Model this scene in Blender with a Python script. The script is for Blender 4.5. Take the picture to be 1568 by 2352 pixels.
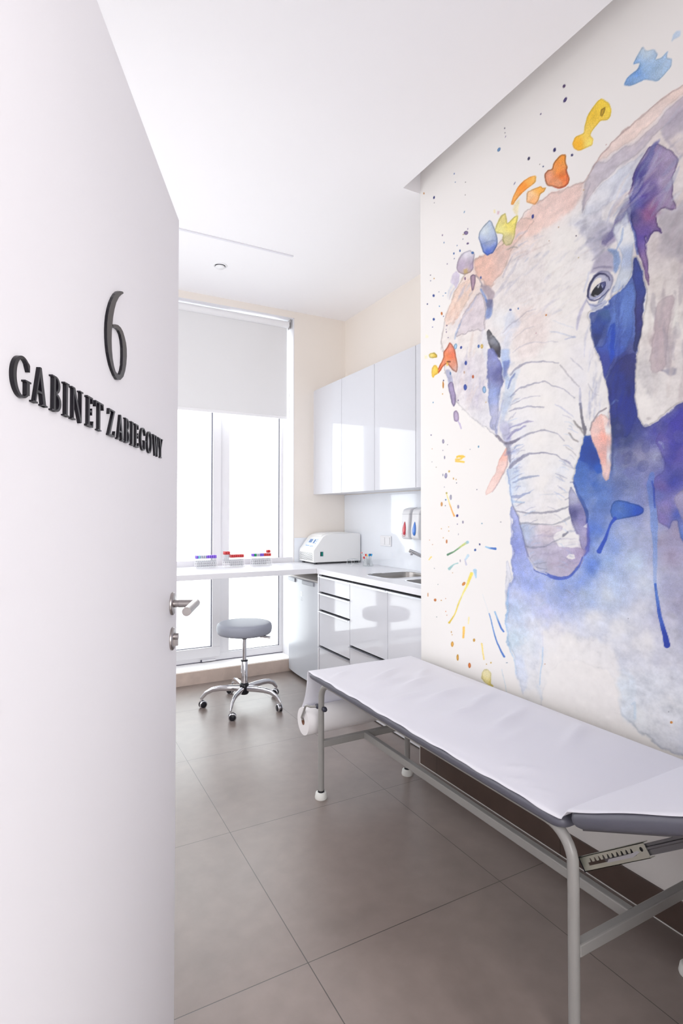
import bpy, bmesh, math, random
import numpy as np
from mathutils import Vector, Matrix
random.seed(7)
S = bpy.context.scene
COL = S.collection
for _o in list(bpy.data.objects):
    bpy.data.objects.remove(_o)

# ------------------------------------------------------------------ camera
YAW, PITCH, ROLL, FPX, CYPX, EYE = 0.498674, 0.018455, 0.000728, 1274.0, 1157.0, 1.39
_fw = Vector((math.sin(YAW)*math.cos(PITCH), math.cos(YAW)*math.cos(PITCH), math.sin(PITCH)))
_r = Vector((math.cos(YAW), -math.sin(YAW), 0.0)); _u = _r.cross(_fw)
_r2 = _r*math.cos(ROLL) + _u*math.sin(ROLL); _u2 = -_r*math.sin(ROLL) + _u*math.cos(ROLL)
cam_data = bpy.data.cameras.new('camera')
cam = bpy.data.objects.new('camera', cam_data); COL.objects.link(cam)
cam.matrix_world = Matrix(((_r2.x, _u2.x, -_fw.x, 0), (_r2.y, _u2.y, -_fw.y, 0), (_r2.z, _u2.z, -_fw.z, EYE), (0, 0, 0, 1)))
cam_data.sensor_fit = 'VERTICAL'; cam_data.sensor_height = 36.0
cam_data.lens = FPX/2352*36.0
cam_data.shift_y = -(1176-CYPX)/2352.0
cam_data.clip_start = 0.02
S.camera = cam

# ------------------------------------------------------------------ light
SKY, HALL_W, SIDE_W = 4.0, 80.0, 24.0
S.view_settings.view_transform = 'Standard'
S.view_settings.look = 'None'
S.view_settings.gamma = 1.0
S.view_settings.use_curve_mapping = False
S.view_settings.exposure = 0.04
S.cycles.use_denoising = True
S.cycles.max_bounces = 14
S.cycles.diffuse_bounces = 8
S.cycles.transparent_max_bounces = 24
S.cycles.sample_clamp_indirect = 6.0
world = bpy.data.worlds.new('sky'); S.world = world
world.use_nodes = True
bg = world.node_tree.nodes['Background']
bg.inputs['Color'].default_value = (0.95, 0.975, 1.0, 1)
bg.inputs['Strength'].default_value = SKY

def area(name, loc, rot, sx, sy, power, col=(1, 1, 1), portal=False):
    l = bpy.data.lights.new(name, 'AREA'); l.shape = 'RECTANGLE'; l.size = sx; l.size_y = sy
    l.energy = power; l.color = col
    if portal:
        l.cycles.is_portal = True
    o = bpy.data.objects.new(name, l); COL.objects.link(o)
    o.location = loc; o.rotation_euler = rot
    return o
area('window_portal', (1.075, 4.95, 1.63), (math.radians(-90), 0, 0), 1.95, 3.1, 1, portal=True)
# ------------------------------------------------------------------ helpers
def lin(c):
    c = c/255.0
    return c/12.92 if c <= 0.04045 else ((c+0.055)/1.055)**2.4
def rgb(r, g, b): return (lin(r), lin(g), lin(b), 1.0)

def mat(name, col, rough=0.5, metal=0.0, spec=0.5, coat=0.0, coat_rough=0.03, noise=0.0, nscale=8.0,
        bump=0.0, bscale=200.0, trans=0.0, ior=1.45, alpha=1.0, aniso=0.0, emit=None, estr=0.0, sss=0.0):
    m = bpy.data.materials.new(name); m.use_nodes = True
    nt = m.node_tree; b = nt.nodes['Principled BSDF']
    b.inputs['Base Color'].default_value = col
    b.inputs['Roughness'].default_value = rough
    b.inputs['Metallic'].default_value = metal
    b.inputs['Specular IOR Level'].default_value = spec
    b.inputs['Coat Weight'].default_value = coat
    b.inputs['Coat Roughness'].default_value = coat_rough
    b.inputs['Transmission Weight'].default_value = trans
    b.inputs['IOR'].default_value = ior
    b.inputs['Alpha'].default_value = alpha
    b.inputs['Anisotropic'].default_value = aniso
    if emit:
        b.inputs['Emission Color'].default_value = emit; b.inputs['Emission Strength'].default_value = estr
    tc = nt.nodes.new('ShaderNodeTexCoord')
    if noise > 0 or True:
        n = nt.nodes.new('ShaderNodeTexNoise'); n.inputs['Scale'].default_value = nscale; n.inputs['Detail'].default_value = 5
        nt.links.new(tc.outputs['Object'], n.inputs['Vector'])
        mr = nt.nodes.new('ShaderNodeMapRange')
        a = max(noise, 0.006)
        mr.inputs['To Min'].default_value = 1-a; mr.inputs['To Max'].default_value = 1+a*0.4
        nt.links.new(n.outputs['Fac'], mr.inputs['Value'])
        vm = nt.nodes.new('ShaderNodeVectorMath'); vm.operation = 'SCALE'
        vm.inputs[0].default_value = col[:3]
        nt.links.new(mr.outputs['Result'], vm.inputs['Scale'])
        nt.links.new(vm.outputs['Vector'], b.inputs['Base Color'])
    if bump > 0:
        n2 = nt.nodes.new('ShaderNodeTexNoise'); n2.inputs['Scale'].default_value = bscale; n2.inputs['Detail'].default_value = 3
        nt.links.new(tc.outputs['Object'], n2.inputs['Vector'])
        bp = nt.nodes.new('ShaderNodeBump'); bp.inputs['Strength'].default_value = bump; bp.inputs['Distance'].default_value = 0.002
        nt.links.new(n2.outputs['Fac'], bp.inputs['Height']); nt.links.new(bp.outputs['Normal'], b.inputs['Normal'])
    return m

def glass_mat(name, tint=(1, 1, 1, 1), gloss=0.07, rough=0.0):
    m = bpy.data.materials.new(name); m.use_nodes = True
    nt = m.node_tree; nt.nodes.clear()
    out = nt.nodes.new('ShaderNodeOutputMaterial'); mx = nt.nodes.new('ShaderNodeMixShader')
    tr = nt.nodes.new('ShaderNodeBsdfTransparent'); tr.inputs['Color'].default_value = tint
    gl = nt.nodes.new('ShaderNodeBsdfGlossy'); gl.inputs['Roughness'].default_value = rough
    lw = nt.nodes.new('ShaderNodeLayerWeight'); lw.inputs['Blend'].default_value = 0.15
    mr = nt.nodes.new('ShaderNodeMapRange'); mr.inputs['To Min'].default_value = gloss; mr.inputs['To Max'].default_value = min(1, gloss*8)
    nt.links.new(lw.outputs['Facing'], mr.inputs['Value'])
    nt.links.new(mr.outputs['Result'], mx.inputs['Fac'])
    nt.links.new(tr.outputs[0], mx.inputs[1]); nt.links.new(gl.outputs[0], mx.inputs[2])
    nt.links.new(mx.outputs[0], out.inputs['Surface'])
    return m

class MB:
    """collects simple shapes into one mesh (world coordinates)"""
    def __init__(s): s.v = []; s.f = []; s.sm = []
    def add(s, vs, fs, smooth=False):
        o = len(s.v); s.v += [tuple(v) for v in vs]
        for f in fs: s.f.append(tuple(i+o for i in f)); s.sm.append(smooth)
        return s
    def box(s, x0, x1, y0, y1, z0, z1):
        x0, x1 = sorted((x0, x1)); y0, y1 = sorted((y0, y1)); z0, z1 = sorted((z0, z1))
        vs = [(x, y, z) for z in (z0, z1) for y in (y0, y1) for x in (x0, x1)]
        return s.add(vs, [(0, 2, 3, 1), (4, 5, 7, 6), (0, 1, 5, 4), (2, 6, 7, 3), (0, 4, 6, 2), (1, 3, 7, 5)])
    def rbox(s, x0, x1, y0, y1, z0, z1, r=0.003, seg=2):
        """box with rounded edges"""
        bm = bmesh.new(); bmesh.ops.create_cube(bm, size=1)
        for v in bm.verts:
            v.co = Vector(((x0+x1)/2+v.co.x*abs(x1-x0), (y0+y1)/2+v.co.y*abs(y1-y0), (z0+z1)/2+v.co.z*abs(z1-z0)))
        r = min(r, 0.45*min(abs(x1-x0), abs(y1-y0), abs(z1-z0)))
        bmesh.ops.bevel(bm, geom=list(bm.edges), offset=r, segments=seg, profile=0.5, affect='EDGES')
        s.addbm(bm, smooth=False); return s
    def addbm(s, bm, smooth=False, M=None):
        bm.verts.index_update()
        vs = [(M @ v.co) if M else v.co.copy() for v in bm.verts]
        s.add(vs, [[v.index for v in f.verts] for f in bm.faces], smooth); bm.free(); return s
    def tube(s, pts, rad, n=14, cap=True, sx=1.0, closed=False):
        pts = [Vector(p) for p in pts]; m = len(pts)
        rad = rad if isinstance(rad, (list, tuple)) else [rad]*m
        tans = []
        for i in range(m):
            a = pts[i-1] if (i > 0 or closed) else pts[i]; b = pts[(i+1) % m] if (i < m-1 or closed) else pts[i]
            tans.append((b-a).normalized())
        ref = Vector((0, 0, 1)) if abs(tans[0].z) < 0.9 else Vector((1, 0, 0))
        x = tans[0].cross(ref).normalized(); vs = []
        for i in range(m):
            x = (x - tans[i]*x.dot(tans[i])).normalized(); y = tans[i].cross(x)
            for k in range(n):
                a = 2*math.pi*k/n
                vs.append(pts[i] + x*math.cos(a)*rad[i]*sx + y*math.sin(a)*rad[i])
        fs = []
        for i in range(m if closed else m-1):
            for k in range(n):
                a = i*n+k; b = i*n+(k+1) % n; c = ((i+1) % m)*n+(k+1) % n; d = ((i+1) % m)*n+k
                fs.append((a, b, c, d))
        s.add(vs, fs, True)
        if cap and not closed:
            s.add([vs[k] for k in range(n)], [tuple(reversed(range(n)))]); s.add([vs[(m-1)*n+k] for k in range(n)], [tuple(range(n))])
        return s
    def lathe(s, prof, c=(0, 0, 0), n=32, axis=(0, 0, 1), cap=True):
        """prof = [(r, h)...] turned about axis through c"""
        ax = Vector(axis).normalized(); ref = Vector((1, 0, 0)) if abs(ax.x) < 0.9 else Vector((0, 1, 0))
        x = ax.cross(ref).normalized(); y = ax.cross(x); c = Vector(c); vs = []
        for (r, h) in prof:
            for k in range(n):
                a = 2*math.pi*k/n; vs.append(c + ax*h + x*(r*math.cos(a)) + y*(r*math.sin(a)))
        fs = []
        for i in range(len(prof)-1):
            for k in range(n): fs.append((i*n+k, i*n+(k+1) % n, (i+1)*n+(k+1) % n, (i+1)*n+k))
        s.add(vs, fs, True)
        if cap:
            if prof[0][0] > 1e-6: s.add(vs[:n], [tuple(reversed(range(n)))])
            if prof[-1][0] > 1e-6: s.add(vs[-n:], [tuple(range(n))])
        return s
    def prism(s, poly, A, U, V, N, d, holes=(), bev=0.0):
        """polygon (u,v) list at A + u*U + v*V, extruded d along N"""
        A, U, V, N = Vector(A), Vector(U), Vector(V), Vector(N)
        bm = bmesh.new(); es = []
        for loop in [poly]+list(holes):
            vv = [bm.verts.new(A+U*p[0]+V*p[1]) for p in loop]
            for i in range(len(vv)): es.append(bm.edges.new((vv[i], vv[(i+1) % len(vv)])))
        bmesh.ops.triangle_fill(bm, use_beauty=True, use_dissolve=False, edges=es, normal=N)
        for f in bm.faces:
            if f.normal.dot(N) > 0: f.normal_flip()
        r = bmesh.ops.extrude_face_region(bm, geom=list(bm.faces))
        for e in r['geom']:
            if isinstance(e, bmesh.types.BMVert): e.co += N*d
        bmesh.ops.recalc_face_normals(bm, faces=list(bm.faces))
        return s.addbm(bm)
    def build(s, name, m, parent=None, bevel=0.0, seg=2, origin=None):
        org = Vector(origin) if origin is not None else Vector((0, 0, 0))
        top = parent
        while top is not None and top.parent is not None: top = top.parent
        if parent is not None: org = Vector(top.location)
        me = bpy.data.meshes.new(name)
        me.from_pydata([tuple(Vector(v)-org) for v in s.v], [], s.f); me.validate()
        me.polygons.foreach_set('use_smooth', s.sm[:len(me.polygons)] if len(s.sm) >= len(me.polygons) else [False]*len(me.polygons))
        me.materials.append(m)
        o = bpy.data.objects.new(name, me); COL.objects.link(o)
        if parent is not None: o.parent = parent
        else: o.location = org
        if bevel > 0:
            b = o.modifiers.new('bevel', 'BEVEL'); b.width = bevel; b.segments = seg; b.limit_method = 'ANGLE'; b.angle_limit = math.radians(40)
            for p in me.polygons: p.use_smooth = False
        me.update(); return o

def thing(name, label, cat, loc, group=None):
    o = bpy.data.objects.new(name, None); COL.objects.link(o); o.location = loc
    o.empty_display_size = 0.05
    o['label'] = label; o['category'] = cat
    if group: o['group'] = group
    return o
def tag(o, label, cat, group=None):
    o['label'] = label; o['category'] = cat
    if group: o['group'] = group
    return o
def struct(o): o['kind'] = 'structure'; return o
def dup(root, loc, label=None, group=None, mats=None):
    """copy of a thing with copies of its parts and sub-parts"""
    r = root.copy(); COL.objects.link(r); r.location = loc
    if label: r['label'] = label
    if group: r['group'] = group
    for ch in list(root.children):
        c = ch.copy(); COL.objects.link(c); c.parent = r
        if mats and ch.name.split('.')[0] in mats:
            c.material_slots[0].link = 'OBJECT'; c.material_slots[0].material = mats[ch.name.split('.')[0]]
        for g in list(ch.children):
            d = g.copy(); COL.objects.link(d); d.parent = c
    return r

# ------------------------------------------------------------------ materials
M = {}
M['ceiling'] = mat('white_ceiling_paint', rgb(249, 248, 250), 0.7, bump=0.02)
M['mural_base'] = None
M['beige'] = mat('warm_beige_wall_paint', rgb(240, 233, 225), 0.65, bump=0.03)
M['white_wall'] = mat('white_wall_paint', rgb(245, 243, 242), 0.6, bump=0.03)
M['door'] = mat('white_door_lacquer', rgb(219, 217, 220), 0.55, spec=0.2)
M['pvc'] = mat('white_window_pvc', rgb(232, 231, 234), 0.25)
M['gasket'] = mat('dark_rubber_gasket', rgb(66, 64, 82), 0.6)
M['glass'] = glass_mat('window_pane_glass', (0.97, 0.985, 0.98, 1), 0.04)
M['acrylic'] = glass_mat('clear_acrylic', (0.93, 0.95, 0.95, 1), 0.10)
M['tubeglass'] = glass_mat('clear_tube_plastic', (0.91, 0.915, 0.92, 1), 0.07)
M['blind'] = mat('grey_blind_fabric', rgb(230, 230, 231), 0.9, bump=0.1, bscale=900)
M['blindwhite'] = mat('white_blind_aluminium', rgb(238, 238, 240), 0.35)
M['gloss'] = mat('white_gloss_front', rgb(214, 215, 221), 0.06, spec=0.5, coat=0.25, coat_rough=0.02)
M['carcass'] = mat('white_cabinet_carcass', rgb(224, 224, 228), 0.35)
M['dark'] = mat('dark_shadow_gap_board', rgb(34, 32, 36), 0.7)
M['alu'] = mat('brushed_aluminium_profile', rgb(196, 197, 203), 0.3, metal=0.85)
M['worktop'] = mat('white_laminate_worktop', rgb(232, 232, 236), 0.3, bump=0.01)
M['splash'] = mat('pale_glass_splashback', rgb(234, 238, 244), 0.1, spec=0.6, coat=0.6)
M['steel'] = mat('brushed_steel', rgb(168, 165, 163), 0.28, metal=1.0, aniso=0.4)
M['satin'] = mat('satin_stainless_steel', rgb(170, 164, 162), 0.3, metal=1.0)
M['chrome'] = mat('polished_chrome', rgb(222, 222, 226), 0.06, metal=1.0)
M['zinc'] = mat('yellow_zinc_plated_steel', rgb(200, 201, 188), 0.28, metal=0.9, noise=0.15, nscale=20)
M['darksteel'] = mat('dark_grey_steel_rail', rgb(104, 102, 105), 0.35, metal=0.6)
M['fridge'] = mat('white_fridge_enamel', rgb(196, 199, 206), 0.28, coat=0.1)
M['fridge_top'] = mat('white_fridge_lid', rgb(214, 208, 204), 0.4)
M['grey_plastic'] = mat('silver_grey_plastic', rgb(158, 160, 168), 0.35)
M['logo'] = mat('silver_badge', rgb(246, 246, 250), 0.25)
M['frame'] = mat('light_grey_powder_coat', rgb(150, 148, 145), 0.35, coat=0.2, coat_rough=0.15)
M['foot'] = mat('white_rubber_foot', rgb(226, 226, 222), 0.5)
M['black'] = mat('black_plastic', rgb(22, 22, 30), 0.35)
M['charcoal'] = mat('charcoal_plastic_knob', rgb(58, 58, 72), 0.35)
M['leather'] = mat('grey_vinyl_upholstery', rgb(90, 90, 101), 0.36, bump=0.04, bscale=500)
M['seat'] = mat('light_grey_vinyl_seat', rgb(148, 152, 164), 0.45, bump=0.03, bscale=500)
M['roll'] = mat('white_paper_roll_side', rgb(232, 229, 230), 0.85)
M['core'] = mat('brown_cardboard_core', rgb(122, 84, 66), 0.8)
M['letter'] = mat('glossy_black_acrylic_letter', rgb(14, 10, 18), 0.3, spec=0.4)
M['cent'] = mat('white_enamel_instrument', rgb(236, 236, 235), 0.3)
M['cent_panel'] = mat('pale_control_panel', rgb(226, 232, 238), 0.3)
M['lcd'] = mat('blue_grey_display', rgb(104, 138, 186), 0.2)
M['lcdframe'] = mat('light_blue_button', rgb(150, 182, 226), 0.35)
M['green'] = mat('green_rocker_switch', rgb(10, 132, 118), 0.25)
M['hole'] = mat('dark_vent_hole', rgb(70, 70, 74), 0.7)
M['disp'] = mat('white_dispenser_plastic', rgb(234, 234, 236), 0.25)
M['dispred'] = mat('red_soap_window', rgb(206, 46, 66), 0.12, coat=0.7)
M['dispblue'] = mat('blue_soap_window', rgb(44, 120, 216), 0.12, coat=0.7)
M['cap_purple'] = mat('purple_tube_cap', rgb(140, 104, 218), 0.35)
M['cap_cyan'] = mat('pale_cyan_tube_cap', rgb(130, 206, 218), 0.35)
M['cap_grey'] = mat('grey_tube_cap', rgb(190, 194, 206), 0.35)
M['cap_red'] = mat('red_tube_cap', rgb(206, 70, 72), 0.35)
M['cap_green'] = mat('green_tube_cap', rgb(22, 168, 92), 0.35)
M['cap_brightred'] = mat('bright_red_tube_cap', rgb(214, 22, 36), 0.35)
M['cap_blue'] = mat('sky_blue_tube_cap', rgb(44, 156, 214), 0.35)
M['cap_yellow'] = mat('pale_yellow_tube_cap', rgb(236, 222, 150), 0.35)
M['cap_dark'] = mat('dark_violet_tube_cap', rgb(60, 20, 80), 0.35)
M['cap_pink'] = mat('pink_needle_cap', rgb(232, 150, 146), 0.35)
M['rack'] = mat('white_rack_plastic', rgb(246, 246, 248), 0.3)
M['vent'] = mat('white_vent_plastic', rgb(240, 240, 242), 0.4)
M['caulk'] = mat('white_caulk', rgb(226, 224, 222), 0.5)
M['hallfloor'] = mat('grey_hall_floor', rgb(190, 186, 184), 0.4)

def paper_mat():
    m = mat('white_textured_paper', rgb(240, 239, 245), 0.8)
    nt = m.node_tree; b = nt.nodes['Principled BSDF']
    tc = nt.nodes.new('ShaderNodeTexCoord')
    w1 = nt.nodes.new('ShaderNodeTexVoronoi'); w1.inputs['Scale'].default_value = 380
    nt.links.new(tc.outputs['Object'], w1.inputs['Vector'])
    bp = nt.nodes.new('ShaderNodeBump'); bp.inputs['Strength'].default_value = 0.10; bp.inputs['Distance'].default_value = 0.001
    nt.links.new(w1.outputs['Distance'], bp.inputs['Height']); nt.links.new(bp.outputs['Normal'], b.inputs['Normal'])
    tr = nt.nodes.new('ShaderNodeBsdfTranslucent'); tr.inputs['Color'].default_value = rgb(246, 246, 250)
    mx = nt.nodes.new('ShaderNodeMixShader'); mx.inputs['Fac'].default_value = 0.22
    out = nt.nodes['Material Output']
    nt.links.new(b.outputs[0], mx.inputs[1]); nt.links.new(tr.outputs[0], mx.inputs[2]); nt.links.new(mx.outputs[0], out.inputs['Surface'])
    return m
M['paper'] = paper_mat()

def tile_mat(name, x0, y0, base, spec=0.5, cell=0.8, gw=0.0013, vertical=False, rough=0.32):
    """large format stone-effect tile with thin joints"""
    m = bpy.data.materials.new(name); m.use_nodes = True; nt = m.node_tree; N = nt.nodes.new; L = nt.links.new
    b = nt.nodes['Principled BSDF']
    geo = N('ShaderNodeNewGeometry'); sep = N('ShaderNodeSeparateXYZ'); L(geo.outputs['Position'], sep.inputs[0])
    def line(sock, o):
        a = N('ShaderNodeMath'); a.operation = 'SUBTRACT'; L(sock, a.inputs[0]); a.inputs[1].default_value = o
        d = N('ShaderNodeMath'); d.operation = 'DIVIDE'; L(a.outputs[0], d.inputs[0]); d.inputs[1].default_value = cell
        r = N('ShaderNodeMath'); r.operation = 'ROUND'; L(d.outputs[0], r.inputs[0])
        s = N('ShaderNodeMath'); s.operation = 'SUBTRACT'; L(d.outputs[0], s.inputs[0]); L(r.outputs[0], s.inputs[1])
        ab = N('ShaderNodeMath'); ab.operation = 'ABSOLUTE'; L(s.outputs[0], ab.inputs[0])
        mr = N('ShaderNodeMapRange'); L(ab.outputs[0], mr.inputs['Value'])
        mr.inputs['From Min'].default_value = gw*0.6/cell; mr.inputs['From Max'].default_value = gw*1.5/cell
        mr.inputs['To Min'].default_value = 1; mr.inputs['To Max'].default_value = 0
        return mr.outputs[0]
    ls = []
    if x0 is not None: ls.append(line(sep.outputs['X'], x0))
    if y0 is not None: ls.append(line(sep.outputs['Y'], y0))
    fac = ls[0]
    for l2 in ls[1:]:
        mx = N('ShaderNodeMath'); mx.operation = 'MAXIMUM'; L(fac, mx.inputs[0]); L(l2, mx.inputs[1]); fac = mx.outputs[0]
    n1 = N('ShaderNodeTexNoise'); n1.inputs['Scale'].default_value = 2.2; n1.inputs['Detail'].default_value = 8; n1.inputs['Roughness'].default_value = 0.62; n1.inputs['Distortion'].default_value = 0.6
    n2 = N('ShaderNodeTexNoise'); n2.inputs['Scale'].default_value = 14; n2.inputs['Detail'].default_value = 4; n2.inputs['Roughness'].default_value = 0.5
    n3 = N('ShaderNodeTexNoise'); n3.inputs['Scale'].default_value = 9; n3.inputs['Detail'].default_value = 4; n3.inputs['Distortion'].default_value = 0.8
    for n in (n1, n2, n3): L(geo.outputs['Position'], n.inputs['Vector'])
    cr = N('ShaderNodeValToRGB'); L(n1.outputs['Fac'], cr.inputs[0])
    e = cr.color_ramp.elements
    e[0].position = 0.30; e[0].color = tuple(c*0.88 for c in base[:3])+(1,)
    e[1].position = 0.72; e[1].color = tuple(min(1, c*1.12) for c in base[:3])+(1,)
    mr = N('ShaderNodeMapRange'); L(n2.outputs['Fac'], mr.inputs['Value']); mr.inputs['From Min'].default_value = 0.3; mr.inputs['From Max'].default_value = 0.7
    mr.inputs['To Min'].default_value = 0.93; mr.inputs['To Max'].default_value = 1.06
    mr3 = N('ShaderNodeMapRange'); L(n3.outputs['Fac'], mr3.inputs['Value']); mr3.inputs['From Min'].default_value = 0.56; mr3.inputs['From Max'].default_value = 0.70
    mr3.inputs['To Min'].default_value = 1.0; mr3.inputs['To Max'].default_value = 1.02
    pm = N('ShaderNodeMath'); pm.operation = 'MULTIPLY'; L(mr.outputs[0], pm.inputs[0]); L(mr3.outputs[0], pm.inputs[1])
    vm = N('ShaderNodeVectorMath'); vm.operation = 'SCALE'; L(cr.outputs[0], vm.inputs[0]); L(pm.outputs[0], vm.inputs['Scale'])
    mix = N('ShaderNodeMix'); mix.data_type = 'RGBA'; L(fac, mix.inputs['Factor']); L(vm.outputs[0], mix.inputs['A'])
    mix.inputs['B'].default_value = tuple(c*0.22 for c in base[:3])+(1,)
    L(mix.outputs['Result'], b.inputs['Base Color'])
    rr = N('ShaderNodeMapRange'); L(n1.outputs['Fac'], rr.inputs['Value']); rr.inputs['To Min'].default_value = rough; rr.inputs['To Max'].default_value = rough+0.10
    L(rr.outputs[0], b.inputs['Roughness']); b.inputs['Specular IOR Level'].default_value = spec
    b.inputs['Coat Weight'].default_value = 0.25 if spec > 0.8 else 0.0; b.inputs['Coat Roughness'].default_value = 0.34
    hh = N('ShaderNodeMath'); hh.operation = 'MULTIPLY_ADD'; L(n2.outputs['Fac'], hh.inputs[0]); hh.inputs[1].default_value = 0.03
    sb = N('ShaderNodeMath'); sb.operation = 'MULTIPLY'; L(fac, sb.inputs[0]); sb.inputs[1].default_value = -1.0; L(sb.outputs[0], hh.inputs[2])
    bp = N('ShaderNodeBump'); bp.inputs['Strength'].default_value = 0.12; bp.inputs['Distance'].default_value = 0.002
    L(hh.outputs[0], bp.inputs['Height']); L(bp.outputs['Normal'], b.inputs['Normal'])
    return m
M['floor'] = tile_mat('grey_stone_floor_tile', 0.744, 2.3805, rgb(133, 120, 114), spec=0.85, rough=0.29)
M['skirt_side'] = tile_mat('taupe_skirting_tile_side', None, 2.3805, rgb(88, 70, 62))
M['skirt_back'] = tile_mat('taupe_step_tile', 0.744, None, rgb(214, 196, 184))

# ------------------------------------------------------------------ the room
WX, WEND, KX, WY, CZ = 1.885, 2.527, 2.521, 4.56, 3.21
LX, FY = -0.42, 0.45
struct(MB().box(LX-0.1, KX+0.1, FY-0.12, WY, -0.1, 0).build('floor', M['floor']))
# ceiling with the slot along the mural wall
cl = MB()
cl.box(LX-0.1, 1.766, FY-0.12, WEND, CZ, CZ+0.22)
cl.box(LX-0.1, KX+0.1, WEND, WY+0.3, CZ, CZ+0.22)
cl.box(1.766, WX+0.12, FY-0.12, WEND, CZ+0.19, CZ+0.22)
struct(cl.build('ceiling', M['ceiling']))
# window wall: piers, lintel, sill block
OX0, OX1, OZ1, SZ, WIN = 0.15, 1.997, 3.150, 0.108, 4.80
wb = MB()
wb.box(OX1, KX+0.1, WY, WY+0.36, -0.1, CZ)
wb.box(LX-0.1, OX0, WY, WY+0.36, -0.1, CZ)
wb.box(OX0, OX1, WY, WY+0.36, OZ1, CZ)
struct(wb.build('wall_back', M['beige']))
struct(MB().box(OX0, OX1, WY+0.012, WY+0.36, -0.1, SZ).build('trim_1', M['white_wall']))      # raised threshold
struct(MB().box(OX0, OX1, WY, WY+0.012, 0, SZ-0.004).box(LX, OX0, WY-0.01, WY, 0, SZ-0.004).build('baseboard_back', M['skirt_back']))
# white window reveal lining
rv = MB().box(OX1-0.006, OX1, WY-0.002, WIN+0.03, SZ, OZ1).box(OX0, OX0+0.006, WY-0.002, WIN+0.03, SZ, OZ1).box(OX0, OX1, WY-0.002, WIN+0.03, OZ1-0.006, OZ1)
struct(rv.build('trim_2', M['pvc']))
struct(MB().box(LX-0.1, LX, FY-0.12, WY, -0.1, CZ).build('wall_left', M['white_wall']))
struct(MB().box(KX, KX+0.1, WEND, WY, -0.1, CZ).build('wall_kitchen', M['beige']))
# front wall with the doorway the camera looks through
struct(MB().box(LX, -0.16, FY-0.12, FY, 0, CZ).box(1.12, WX+0.7, FY-0.12, FY, 0, CZ).box(-0.16, 1.12, FY-0.12, FY, 2.24, CZ).build('wall_front', M['white_wall']))
# hall outside the doorway
struct(MB().box(-2.2, 3.2, -2.0, FY-0.12, -0.1, 0).build('floor_hall', M['hallfloor']))
struct(MB().box(-2.2, 3.2, -2.0, FY-0.12, 2.9, 3.0).build('ceiling_hall', M['ceiling']))
struct(MB().box(-2.2, 3.2, -2.1, -2.0, -0.1, 3.0).box(-2.3, -2.2, -2.1, FY-0.12, -0.1, 3.0).box(3.2, 3.3, -2.1, FY-0.12, -0.1, 3.0).box(-2.2, LX-0.1, FY-0.12, FY-0.02, -0.1, 3.0).box(WX+0.1, 3.2, FY-0.12, FY-0.02, -0.1, 3.0).build('wall_hall', M['white_wall']))
area('hall_fill_light', (0.35, -1.9, 1.65), (math.radians(90), 0, 0), 2.6, 1.7, HALL_W, (0.985, 0.985, 1.0))  # added fill behind the camera; the hall has no window here
area('left_fill_light', (LX+0.012, 2.9, 1.75), (0, math.radians(-90), 0), 1.9, 2.4, SIDE_W, (0.99, 0.99, 1.0))  # added fill light on the unseen left wall, no window modelled there
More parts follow.
